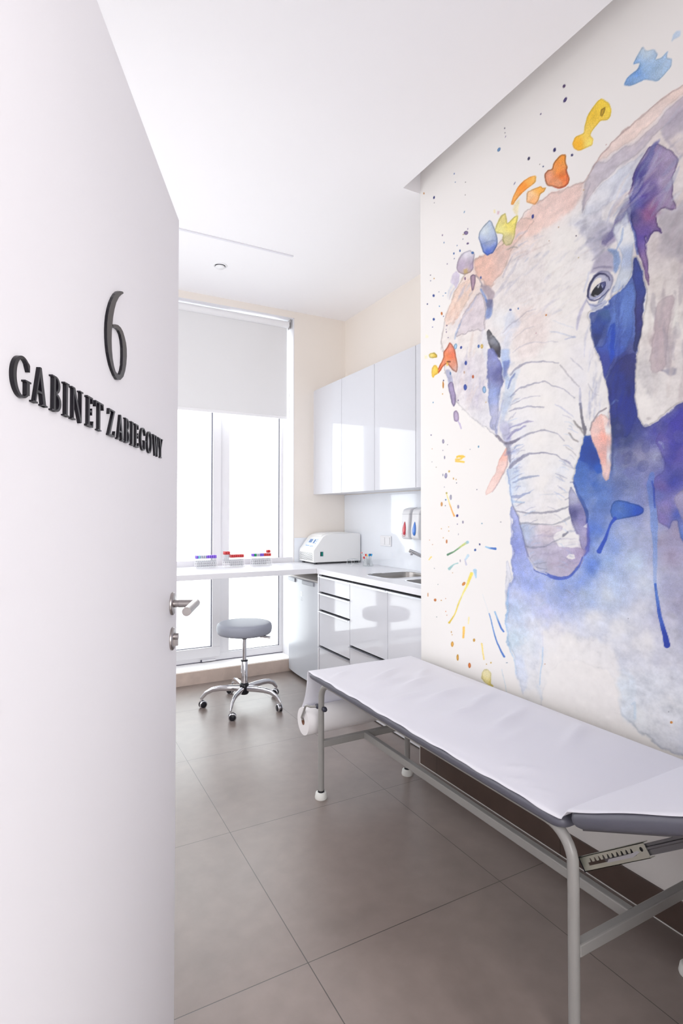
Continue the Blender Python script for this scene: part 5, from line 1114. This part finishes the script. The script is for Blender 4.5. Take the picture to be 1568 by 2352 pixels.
# ------------------------------------------------------------------ stool
SX, SY = 1.318, 3.893
st = thing('swivel_stool', 'round grey vinyl swivel stool on a chrome five-star castor base', 'stool', (SX, SY, 0))
MB().lathe([(0.0, 0.521), (0.172, 0.521), (0.186, 0.525), (0.194, 0.534), (0.198, 0.552), (0.1985, 0.570), (0.1965, 0.584), (0.192, 0.594), (0.185, 0.599), (0.176, 0.6015), (0.15, 0.6035), (0.08, 0.605), (0.0, 0.6055)], (SX, SY, 0), 64).build('seat', M['seat'], st)
MB().lathe([(0.090, 0.512), (0.150, 0.516), (0.152, 0.522)], (SX, SY, 0), 40).build('seat_plate', M['black'], st)
MB().tube([(SX+0.02, SY-0.02, 0.510), (SX+0.12, SY-0.10, 0.508), (SX+0.135, SY-0.113, 0.506)], 0.005, 10).tube([(SX+0.088, SY-0.086, 0.5085), (SX+0.150, SY-0.128, 0.503)], 0.009, 10).build('height_lever', M['chrome'], st)
MB().lathe([(0.019, 0.482), (0.019, 0.512)], (SX, SY, 0), 24).build('collar', M['black'], st)
MB().lathe([(0.0138, 0.30), (0.0138, 0.483)], (SX, SY, 0), 24).build('piston', M['chrome'], st)
MB().lathe([(0.024, 0.165), (0.0235, 0.322), (0.021, 0.326)], (SX, SY, 0), 28).build('column', M['chrome'], st)
MB().lathe([(0.0245, 0.322), (0.0255, 0.325), (0.0245, 0.331), (0.014, 0.332)], (SX, SY, 0), 28).build('column_ring', M['black'], st)
MB().lathe([(0.0, 0.085), (0.026, 0.085), (0.033, 0.094), (0.034, 0.150), (0.028, 0.166), (0.0, 0.167)], (SX, SY, 0), 28).build('hub', M['black'], st)
for k in range(5):
    a = math.radians(18+72*k); dx, dy = math.cos(a), math.sin(a)
    P = lambda r_, z: (SX+dx*r_, SY+dy*r_, z)
    lg_ = MB().tube([P(0.030, 0.128), P(0.10, 0.133), P(0.17, 0.134), (P(0.225, 0.128)), P(0.270, 0.106), P(0.297, 0.074), P(0.303, 0.064)], [0.023, 0.022, 0.020, 0.018, 0.015, 0.012, 0.010], 16, sx=0.62).build('leg', M['chrome'], st)
    # castor: stem, hood and two wheels, each swivelled a little differently
    b = a+[0.5, -0.8, 2.0, 0.35, 1.0][k]; ax = Vector((math.cos(b), math.sin(b), 0)); tr = Vector((-math.sin(b), math.cos(b), 0))
    c0 = Vector((SX+dx*0.303, SY+dy*0.303, 0)); wc = c0+tr*0.012+Vector((0, 0, 0.026))
    ca = MB().tube([c0+Vector((0, 0, 0.045)), c0+Vector((0, 0, 0.068))], 0.006, 10)
    ca.tube([wc-ax*0.010, wc+ax*0.010], 0.020, 20)
    ca.lathe([(0.0275, -0.003), (0.0275, 0.003), (0.022, 0.0045)], wc+ax*0.0125, 24, axis=ax).lathe([(0.0275, -0.003), (0.0275, 0.003), (0.022, 0.0045)], wc-ax*0.0125, 24, axis=-ax)
    cs = ca.build('castor', M['chrome'], lg_)
    MB().lathe([(0.026, -0.006), (0.0262, 0.002), (0.021, 0.0052), (0.0, 0.0055)], wc+ax*0.0125, 24, axis=ax).lathe([(0.026, -0.006), (0.0262, 0.002), (0.021, 0.0052), (0.0, 0.0055)], wc-ax*0.0125, 24, axis=-ax).build('wheels', M['black'], lg_)

# ------------------------------------------------------------------ door
t_ = 1.5
E0 = Vector((0.32798, 1.53487, 0)); DD = Vector((0.39239, 0.9198, 0)).normalized(); NN = Vector((DD.y, -DD.x, 0)); ZZ = Vector((0, 0, 1))
door = struct(MB().prism([(-0.955, 0.006), (0.003, 0.006), (0.003, 2.197), (-0.955, 2.197)], E0, DD, ZZ, -NN, 0.042).build('door_1', M['door'], bevel=0.002))
MB().lathe([(0.0290, 0.0), (0.0295, 0.004), (0.027, 0.0065), (0.011, 0.007)], E0+DD*-0.062+ZZ*1.157, 36, axis=NN).build('handle_rose', M['satin'], door)
h0 = E0+DD*-0.062+ZZ*1.157
hn = MB().tube([h0+NN*0.006, h0+NN*0.018], 0.0095, 20)
hn.tube([h0+NN*0.0185, h0+NN*0.0605], 0.0098, 24)
hn.tube([h0+NN*0.060+DD*0.0095, h0+NN*0.060-DD*0.125], 0.0108, 28)
hl = hn.build('lever_handle', M['satin'], door)
k0 = E0+DD*-0.060+ZZ*1.066
MB().lathe([(0.0290, 0.0), (0.0295, 0.004), (0.027, 0.0065), (0.011, 0.007)], k0, 36, axis=NN).build('lock_rose', M['satin'], door)
lk = MB().tube([k0+ZZ*0.006+NN*0.006, k0+ZZ*0.006+NN*0.017], 0.0085, 18)
lk.prism([(-0.0042, -0.018), (0.0042, -0.018), (0.0042, 0.008), (-0.0042, 0.008)], k0+NN*0.006, DD, ZZ, NN, 0.0105)
lk.build('lock_cylinder', M['satin'], door)
hinge_e = E0+DD*-0.955
for z in (0.25, 1.1, 1.95): MB().lathe([(0.008, -0.04), (0.008, 0.04)], hinge_e-NN*0.048+DD*0.004+ZZ*z, 14).build('hinge', M['satin'], door)
# a short strike plate on the free edge
MB().prism([(-0.012, 1.02), (-0.032, 1.02), (-0.032, 1.22), (-0.012, 1.22)], E0+DD*0.003, -NN*-1, ZZ, DD, 0.0012).build('strike_plate', M['satin'], door)

# lettering on the door: glyphs in cap-height units
def ell(cx, cy, rx, ry, a0, a1, n=18): return [(cx+rx*math.cos(math.radians(a0+(a1-a0)*k/n)), cy+ry*math.sin(math.radians(a0+(a1-a0)*k/n))) for k in range(n+1)]
def rect(a, b, c, d): return [(a, c), (b, c), (b, d), (a, d)]
SF = 0.045
G = {}
G['I'] = (0.36, [rect(0.11, 0.24, 0, 1), rect(0.0, 0.36, 0, SF), rect(0.0, 0.36, 1-SF, 1)])
G['A'] = (0.86, [[(0.10, 0), (0.17, 0), (0.45, 0.92), (0.40, 1.0)], [(0.40, 1.0), (0.49, 1.0), (0.80, 0), (0.62, 0), (0.385, 0.80)], rect(0.22, 0.62, 0.30, 0.36), rect(0, 0.27, 0, SF), rect(0.54, 0.88, 0, SF)])
G['B'] = (0.66, [rect(0.11, 0.24, 0, 1), rect(0, 0.30, 0, SF), rect(0, 0.30, 1-SF, 1),
      ell(0.26, 0.755, 0.30, 0.245, 90, -90)+ell(0.26, 0.755, 0.155, 0.19, -90, 90), ell(0.26, 0.265, 0.38, 0.265, 90, -90)+ell(0.26, 0.265, 0.215, 0.21, -90, 90)])
G['N'] = (0.98, [rect(0.12, 0.19, 0, 1), rect(0.76, 0.83, 0, 1), [(0.08, 1), (0.26, 1), (0.83, 0.0), (0.72, -0.03)], rect(0, 0.31, 0, SF), rect(0.66, 0.94, 1-SF, 1), rect(0.0, 0.2, 1-SF, 1)])
G['E'] = (0.62, [rect(0.11, 0.24, 0, 1), rect(0, 0.56, 0, 0.06), rect(0, 0.53, 0.94, 1), rect(0.26, 0.46, 0.49, 0.55), [(0.53, 1), (0.53, 0.80), (0.50, 0.80), (0.44, 0.96)], [(0.60, 0.22), (0.56, 0.22), (0.47, 0.03), (0.56, 0)], [(0.46, 0.64), (0.46, 0.40), (0.43, 0.42), (0.40, 0.52), (0.43, 0.62)]])
G['T'] = (0.80, [rect(0.335, 0.465, 0, 1), rect(0.22, 0.58, 0, SF), rect(0.02, 0.78, 0.94, 1), [(0.02, 1), (0.0, 0.78), (0.035, 0.78), (0.12, 0.95)], [(0.78, 1), (0.80, 0.78), (0.765, 0.78), (0.68, 0.95)]])
G['Z'] = (0.76, [rect(0.06, 0.72, 0.94, 1), rect(0.0, 0.70, 0, 0.06), [(0.0, 0.0), (0.17, 0.03), (0.72, 1.0), (0.55, 0.97)], [(0.06, 1), (0.03, 0.78), (0.065, 0.78), (0.16, 0.95)], [(0.70, 0), (0.75, 0.24), (0.715, 0.24), (0.60, 0.04)]])
G['O'] = (0.98, [(ell(0.48, 0.5, 0.48, 0.52, 0, 360, 40)[:-1], ell(0.48, 0.5, 0.31, 0.465, 0, 360, 40)[:-1])])
G['G'] = (0.92, [ell(0.48, 0.5, 0.48, 0.52, 42, 318, 34)+ell(0.50, 0.5, 0.34, 0.465, 312, 48, 34), rect(0.68, 0.84, 0.10, 0.46), rect(0.60, 0.92, 0.42, 0.465), [(0.78, 0.92), (0.84, 0.87), (0.84, 0.70), (0.80, 0.70), (0.70, 0.86)]])
G['W'] = (1.22, [[(0.08, 1), (0.24, 1), (0.46, 0.0), (0.38, -0.02)], [(0.38, -0.02), (0.45, -0.02), (0.68, 0.92), (0.62, 1)], [(0.52, 1), (0.68, 1), (0.90, 0.0), (0.82, -0.02)], [(0.82, -0.02), (0.89, -0.02), (1.13, 1), (1.07, 1)], rect(0, 0.32, 1-SF, 1), rect(0.46, 0.74, 1-SF, 1), rect(0.98, 1.22, 1-SF, 1)])
G['Y'] = (0.84, [rect(0.34, 0.50, 0, 0.46), rect(0.24, 0.60, 0, SF), [(0.06, 1), (0.24, 1), (0.50, 0.44), (0.34, 0.44)], [(0.42, 0.46), (0.50, 0.46), (0.76, 1), (0.69, 1)], rect(0, 0.30, 1-SF, 1), rect(0.58, 0.84, 1-SF, 1)])
TH = 0.0048; CAPH = 0.0450; BASEZ = 1.5205
words = [('G', -.913, -.871), ('A', -.866, -.828), ('B', -.8135, -.785), ('I', -.7750, -.7585), ('N', -.7505, -.7065), ('E', -.6915, -.6645), ('T', -.6560, -.6185),
         ('Z', -.5930, -.5580), ('A', -.5460, -.5080), ('B', -.4990, -.4700), ('I', -.4600, -.4435), ('E', -.4330, -.4060), ('G', -.3930, -.3510), ('O', -.3400, -.2980), ('W', -.2880, -.2320), ('Y', -.2320, -.1950)]
for ch_, s0, s1 in words:
    w, parts_ = G[ch_]; k = (s1-s0)/w; mb = MB()
    for pi_, pp in enumerate(parts_):
        if isinstance(pp, tuple): outer, inner = pp; mb.prism([(s0+x*k, BASEZ+y*CAPH) for x, y in outer], E0, DD, ZZ, NN, TH, [[(s0+x*k, BASEZ+y*CAPH) for x, y in inner]])
        else: mb.prism([(s0+x*k, BASEZ+y*CAPH) for x, y in pp], E0+NN*(0.00003*pi_), DD, ZZ, NN, TH)
    mb.build('sign_letter', M['letter'], door)['label'] = f'black raised letter {ch_}'
# the large figure 6, outline measured on the door
SIX = [(720,205),(690,190),(640,182),(590,195),(540,240),(490,320),(440,440),(400,580),(370,740),(355,900),(350,1060),(352,1240),(362,1400),(380,1560),(410,1720),(440,1850),(480,1970),(530,2090),(585,2175),(655,2180),(720,2110),(760,1980),(785,1830),(798,1650),(795,1480),(780,1350),(750,1220),(710,1090),(660,1000),(600,945),(540,930),(482,935),(486,968),(520,1000),(570,1020),(620,1070),(660,1160),(690,1300),(705,1450),(708,1650),(700,1850),(680,1960),(645,2060),(600,2062),(545,1990),(510,1870),(480,1700),(462,1500),(455,1300),(460,1080),(474,925),(490,760),(520,590),(560,440),(620,320),(680,260),(720,240)]
def six_pts():
    out = []
    C0 = Vector((0, 0, EYE)); A0 = E0+NN*TH
    for (x, y) in SIX:
        X_, Y_ = 210+x/9.8, 650+y/9.8
        d = _fw + _r2*((X_-784)/FPX) - _u2*((Y_-CYPX)/FPX)
        kk = (A0-C0).dot(NN)/d.dot(NN); q = C0+d*kk
        out.append(((q-A0).dot(DD), q.z))
    return out
MB().prism(six_pts(), E0, DD, ZZ, NN, TH).build('sign_digit', M['letter'], door)['label'] = 'tall black raised figure 6'

# ------------------------------------------------------------------ examination couch
LXa, LXb, LYa, LYb = 1.224, 1.738, 0.990, 2.455
co = thing('examination_couch', 'grey padded examination couch on a light grey steel frame by the mural', 'examination couch', (1.48, 1.72, 0))
RT = 0.0148
def leg(x, y, sgn):
    pts = [(x, y, 0.03), (x, y, 0.20), (x, y, 0.42)]
    R_ = 0.085
    for k in range(1, 9):
        a = math.radians(90*k/8); pts.append((x, y+sgn*R_*(1-math.cos(a)), 0.479+R_*math.sin(a)))
    l = MB().tube(pts, RT, 18, sx=1.0).build('leg', M['frame'], co)
    MB().lathe([(0.0290, 0.0), (0.0305, 0.006), (0.0265, 0.027), (0.023, 0.031), (0.012, 0.031)], (x, y, 0.0), 28).build('rubber_foot', M['foot'], l)
    MB().lathe([(0.0165, 0.030), (0.0165, 0.039)], (x, y, 0.0), 24).build('foot_collar', M['black'], l)
for x in (LXa, LXb):
    leg(x, LYa, 1); leg(x, LYb, -1)
    MB().tube([(x, LYa+0.084, 0.564), (x, LYb-0.084, 0.564)], RT, 18).build('side_rail', M['frame'], co)
def sqbar(p, q, w=0.013, h=0.0165):
    p, q = Vector(p), Vector(q); d = (q-p).normalized(); s_ = d.cross(Vector((0, 0, 1))).normalized()
    mb = MB(); vs = []
    for e in (p, q):
        for (a, b) in ((-1, -1), (1, -1), (1, 1), (-1, 1)): vs.append(e+s_*a*w+Vector((0, 0, 1))*b*h)
    mb.add(vs, [(3, 2, 1, 0), (4, 5, 6, 7), (0, 1, 5, 4), (1, 2, 6, 5), (2, 3, 7, 6), (3, 0, 4, 7)]); return mb
for y in (LYa, LYb):
    sqbar((LXa+0.008, y, 0.263), (LXb-0.008, y, 0.263)).build('cross_bar', M['frame'], co, bevel=0.004)
XM = 1.474
sqbar((XM, LYa+0.008, 0.263), (XM, LYb-0.008, 0.263)).build('stretcher', M['frame'], co, bevel=0.004)
for y in (1.3, 2.1): sqbar((LXa, y, 0.558), (LXb, y, 0.558), 0.012, 0.01).build('under_slat', M['frame'], co)
# pads: section swept with rounded edges
MX0, MX1, MYa, MYb, MZ0, MZ1 = 1.194, 1.832, 1.002, 2.553, 0.564, 0.598
def pad(L, X0, X1, T, org, du, dn, name, rcorner=0.035, sag=0.0, camber=0.006):
    """rounded slab: length L along du from org, thickness T along dn"""
    org, du, dn = Vector(org), Vector(du), Vector(dn); nu, nx = 40, 24; sec = 7
    # outline ring (rounded rectangle) at several heights
    def ringpts(ins):
        pts = rrect(X0+ins, X1-ins, ins, L-ins, rcorner, 6)
        out = []
        for i in range(len(pts)):
            a, b = pts[i], pts[(i+1) % len(pts)]; m_ = max(1, int(math.dist(a, b)/0.05))
            for q in range(m_): out.append((a[0]+(b[0]-a[0])*q/m_, a[1]+(b[1]-a[1])*q/m_))
        return out
    levels = []
    for k in range(sec+1):
        a = -math.pi/2+math.pi*k/sec; ins = (1-math.cos(a))*T*0.42; levels.append((ins, T/2+math.sin(a)*T/2))
    base_ = ringpts(0); n = len(base_); vs = []; fs = []
    cx, cy = (X0+X1)/2, L/2
    for (ins, h) in levels:
        for (x, y) in base_:
            fx = (x-cx)/((X1-X0)/2); fy = (y-cy)/(L/2)
            xx = cx+(x-cx)*(1-ins/((X1-X0)/2)); yy = cy+(y-cy)*(1-ins/(L/2))
            vs.append(Vector((xx, 0, 0))+org+du*yy+dn*h)
    for i in range(sec):
        for k in range(n): fs.append((i*n+k, i*n+(k+1) % n, (i+1)*n+(k+1) % n, (i+1)*n+k))
    fs.append(tuple(reversed(range(n)))); fs.append(tuple(sec*n+k for k in range(n)))
    mb = MB().add(vs, fs, True); mb.sm[-1] = False; mb.sm[-2] = False
    return mb.build(name, M['leather'], co)
pad(MYb-MYa, MX0, MX1, MZ1-MZ0, (0, MYa, MZ0), (0, 1, 0), (0, 0, 1), 'mattress')
AH = math.radians(23.7); hu = Vector((0, -math.cos(AH), math.sin(AH))); hn_ = Vector((0, math.sin(AH), math.cos(AH)))
HO = Vector((0, 0.976, 0.583)); HT = 0.044; HLEN = 0.50
pad(HLEN, MX0, MX1, HT, HO, hu, hn_, 'headrest', rcorner=0.03)
MB().prism([(0.0, 0), (0.43, 0), (0.43, 0.012), (0, 0.012)], (LXa+0.02, HO.y, HO.z-0.0135), hu, hn_, (1, 0, 0), LXb-LXa-0.04).build('headrest_frame', M['darksteel'], co)
# ratchet support arm
A_ = Vector((1.243, 0.978, 0.483)); B_ = Vector((1.243, 0.803, 0.6115))
ru = (B_-A_).normalized(); rn = Vector((0, ru.z, -ru.y))
if rn.z < 0: rn = -rn
def onarm(mb, pts, off, d): mb.prism([(a, b) for a, b in pts], A_+Vector((off, 0, 0)), ru, rn, (1, 0, 0), d); return mb
Lr = (B_-A_).length; hw = 0.0165
teeth = []
slot = [(0.022, -0.006)]
slot += [(Lr-0.035, -0.006), (Lr-0.035, 0.001)]
nt2 = 10; a0, a1 = Lr-0.045, 0.034
for k in range(nt2):
    x_ = a0+(a1-a0)*k/(nt2-1)
    slot += [(x_+0.005, 0.001), (x_+0.003, 0.009), (x_-0.0005, 0.0100), (x_-0.003, 0.001)]
slot += [(0.022, 0.001)]
hole_ = ell(Lr-0.014, 0.004, 0.005, 0.005, 0, 360, 12)[:-1]
ra = MB().prism([(0, -hw), (Lr, -hw), (Lr, hw), (0, hw)], A_, ru, rn, (1, 0, 0), 0.002, [slot, hole_])
onarm(ra, [(0, hw-0.0015), (Lr, hw-0.0015), (Lr, hw), (0, hw)], 0, 0.016); onarm(ra, [(0, -hw), (Lr, -hw), (Lr, -hw+0.0015), (0, -hw+0.0015)], 0, 0.016)
arm = ra.build('ratchet_arm', M['zinc'], co)
onarm(MB(), [(0.085, -0.0075), (Lr-0.045, -0.0075), (Lr-0.022, -0.001), (Lr-0.028, 0.003), (Lr-0.045, 0.0005), (0.095, -0.001)], -0.0015, 0.0014).build('ratchet_tongue', M['alu'], arm)
rl = onarm(MB(), [(0.075, -0.012), (Lr+0.22, -0.012), (Lr+0.22, 0.012), (0.075, 0.012)], 0.006, 0.008)
rl.add(*( [A_+Vector((0.003, 0, 0))+ru*u_+rn*v_ for (u_, v_) in ((Lr, 0.001), (Lr+0.2, 0.001), (Lr+0.2, 0.005), (Lr, 0.005))]+[A_+Vector((0.006, 0, 0))+ru*u_+rn*v_ for (u_, v_) in ((Lr, -0.001), (Lr+0.2, -0.001), (Lr+0.2, 0.007), (Lr, 0.007))], [(0, 1, 2, 3), (0, 4, 5, 1), (2, 6, 7, 3)]))
rl.build('slide_rail', M['darksteel'], arm)
onarm(MB(), [(-0.004, -hw-0.001), (0.0, -hw-0.001), (0.0, hw+0.001), (-0.004, hw+0.001)], 0.0, 0.014).build('pivot_plate', M['black'], arm)
# second arm on the wall side
A2 = A_+Vector((0.46, 0, 0)); MB().prism([(0, -hw), (Lr, -hw), (Lr, hw), (0, hw)], A2, ru, rn, (1, 0, 0), 0.002).prism([(Lr-0.03, -0.012), (Lr+0.22, -0.012), (Lr+0.22, 0.012), (Lr-0.03, 0.012)], A2-Vector((0.008, 0, 0)), ru, rn, (1, 0, 0), 0.007).build('ratchet_arm', M['zinc'], co)

# ------------------------------------------------------------------ paper cover and roll
RY, RZ, RR = 2.585, 0.337, 0.068
pp_ = thing('paper_roll', 'white examination paper roll hanging at the couch end, unrolled over the pads', 'paper roll', (1.48, RY, RZ))
path = []
top_h = HO+hn_*(HT+0.0015)
for k in range(26): path.append(tuple((top_h+hu*(HLEN*0.995-(HLEN*0.995-0.004)*k/25))[1:]))
path += [(0.998, 0.6145), (1.003, 0.6045), (1.012, 0.6015), (1.03, 0.6005)]
for k in range(1, 90): path.append((1.03+(2.535-1.03)*k/89, 0.6005))
path += [(2.546, 0.5985), (2.5545, 0.592), (2.5575, 0.582)]
# hanging part: concave down to the rear of the roll
a_end = math.radians(20)
te = (RY+(RR+0.001)*math.cos(a_end), RZ+(RR+0.001)*math.sin(a_end))
for k in range(1, 25):
    t = k/24; y = 2.5575+(te[0]-2.5575)*(t**1.9); z = 0.582+(te[1]-0.582)*t
    path.append((y, z))
for k in range(1, 14):
    a = a_end-math.radians(110)*k/13; path.append((RY+(RR+0.001)*math.cos(a), RZ+(RR+0.001)*math.sin(a)))
ncol = 90; vs = []; fs = []
# wrinkles: (x, y, length, width, angle, height)
WR = [(1.50, 2.30, 0.16, 0.018, 25, 0.010), (1.42, 2.18, 0.22, 0.020, 12, 0.009), (1.55, 2.12, 0.20, 0.022, 18, 0.010), (1.40, 1.98, 0.16, 0.018, 5, 0.007),
      (1.55, 1.92, 0.22, 0.022, 15, 0.010), (1.62, 1.78, 0.20, 0.022, 22, 0.009), (1.45, 1.72, 0.16, 0.016, 8, 0.006), (1.60, 1.58, 0.24, 0.020, 20, 0.008),
      (1.30, 2.40, 0.10, 0.015, 30, 0.005), (1.48, 1.45, 0.18, 0.016, 14, 0.004), (1.66, 2.22, 0.14, 0.02, 35, 0.007), (1.32, 1.25, 0.08, 0.014, -35, 0.005), (1.70, 1.36, 0.2, 0.02, 24, 0.006),
      (1.27, 1.12, 0.05, 0.010, -50, 0.004), (1.26, 1.20, 0.05, 0.010, -30, 0.004), (1.29, 1.06, 0.06, 0.010, -20, 0.004)]
TE = 0.034
for i, (y, z) in enumerate(path):
    head_ = i < 26; hang = i > 118
    nyz = (hn_.y, hn_.z) if head_ else (0.0, 1.0)
    tt = HT if head_ else TE
    flat0 = MX0+tt*0.42+0.004; flat1 = MX1-tt*0.42-0.004
    for j in range(ncol+1):
        if hang:
            f_ = min(1, (i-118)/10)
            u = j/ncol; x = (MX0+0.003)+(MX1-MX0-0.006)*u; yy = y+0.002*math.sin(x*17+i*0.06)*(1 if i < 140 else 0); zz = z
            vs.append((x, yy, zz)); continue
        EDG = 5
        if j < EDG or j > ncol-EDG:
            k = j if j < EDG else ncol-j
            lo_a = math.radians(44+7*math.sin(i*0.37)+4*math.sin(i*0.91+1)) if not head_ else math.radians(55+5*math.sin(i*0.5))
            a = lo_a+(math.pi/2-lo_a)*k/EDG
            off = (1-math.cos(a))*tt*0.42
            x = MX0+off-0.0016 if j < EDG else MX1-off+0.0016
            dn_ = -(tt/2)*(1-math.sin(a))
            vs.append((x, y+nyz[0]*dn_, z+nyz[1]*dn_+0.0006)); continue
        u = (j-EDG)/(ncol-2*EDG); x = flat0+(flat1-flat0)*u; zz = z; yy = y
        ed = min(1, u/0.05)*min(1, (1-u)/0.05)
        if 30 <= i < 118:
            fall = min(1, (i-30)/8)*min(1, (118-i)/6)
            d = 0
            for (wx, wy, wl, ww, wa, wh) in WR:
                ca, sa = math.cos(math.radians(wa)), math.sin(math.radians(wa))
                p = (x-wx)*ca+(y-wy)*sa; q = -(x-wx)*sa+(y-wy)*ca      # the crease runs mostly across the couch
                d += 1.5*wh*math.exp(-(p/wl)**2*2.2)*math.exp(-(q/ww)**2)
            zz += (d+0.0012*math.sin(x*21+y*13)+0.0014)*fall*ed
        if head_: zz += (0.0012*math.sin(x*19+i*0.3)+0.0014)*ed
        vs.append((x, yy, zz+0.0006))
for i in range(len(path)-1):
    for j in range(ncol): a = i*(ncol+1)+j; fs.append((a, a+1, a+ncol+2, a+ncol+1))
sh = MB().add(vs, fs, True).build('paper_sheet', M['paper'], pp_)
sd = sh.modifiers.new('thickness', 'SOLIDIFY'); sd.thickness = 0.0006; sd.offset = 1
rx0, rx1 = 1.186, 1.775
n = 48; mb = MB(); vs = []
for (r_, x_) in ((RR, rx0), (RR, rx1), (0.0185, rx1), (0.0185, rx0)):
    for k in range(n): a = 2*math.pi*k/n; vs.append((x_, RY+r_*math.cos(a), RZ+r_*math.sin(a)))
fs = []; 
for k in range(n):
    j = (k+1) % n
    fs += [(k, j, n+j, n+k), (n+k, n+j, 2*n+j, 2*n+k), (3*n+k, 3*n+j, j, k)]
mb.add(vs, fs, False)
for q in range(len(mb.sm)): mb.sm[q] = (q % 3 == 0)
mb.build('roll', M['roll'], pp_)
mb = MB(); vs = []; fs = []
for (r_, x_) in ((0.0183, rx0+0.0005), (0.0183, rx1), (0.0165, rx1), (0.0165, rx0+0.0005)):
    for k in range(n): a = 2*math.pi*k/n; vs.append((x_, RY+r_*math.cos(a), RZ+r_*math.sin(a)))
for k in range(n):
    j = (k+1) % n; fs += [(2*n+k, 2*n+j, 3*n+j, 3*n+k), (3*n+k, 3*n+j, j, k), (k, j, n+j, n+k)]
mb.add(vs, fs, True).build('cardboard_core', M['core'], pp_)
# holder clamped to the legs
ho = thing('paper_holder', 'bent grey rod with black knobs holding the paper roll on the couch leg', 'paper holder', (1.224, 2.47, 0.40))
zk = 0.437
for sx_, xx in ((1, LXa), (-1, LXb)):
    xr = xx-sx_*0.034
    rod = [(xx-sx_*0.010, LYb+0.030, zk), (xr-sx_*0.004, LYb+0.040, zk), (xr-sx_*0.01, LYb+0.062, zk), (xr-sx_*0.012, LYb+0.082, zk-0.006), (xr-sx_*0.012, RY-0.03, zk-0.035), (xr-sx_*0.012, RY-0.002, RZ+0.022), (xr-sx_*0.008, RY, RZ+0.011), (xr+sx_*0.03, RY, RZ+0.010)]
    MB().tube(rod, 0.0055, 12).build('rod', M['frame'], ho)
    MB().lathe([(0.0, -0.012), (0.010, -0.010), (0.012, 0.0), (0.011, 0.013), (0.0, 0.014)], (xx-0.004*sx_, LYb+0.0275, zk), 18, axis=(0, 1, 0)).build('clamp_nut', M['charcoal'], ho)
    MB().lathe([(0.0, -0.016), (0.009, -0.013), (0.013, -0.002), (0.012, 0.008), (0.0, 0.009)], (xx+0.006*sx_, LYb-0.024, zk), 18, axis=(0, 1, 0)).build('knob', M['charcoal'], ho)
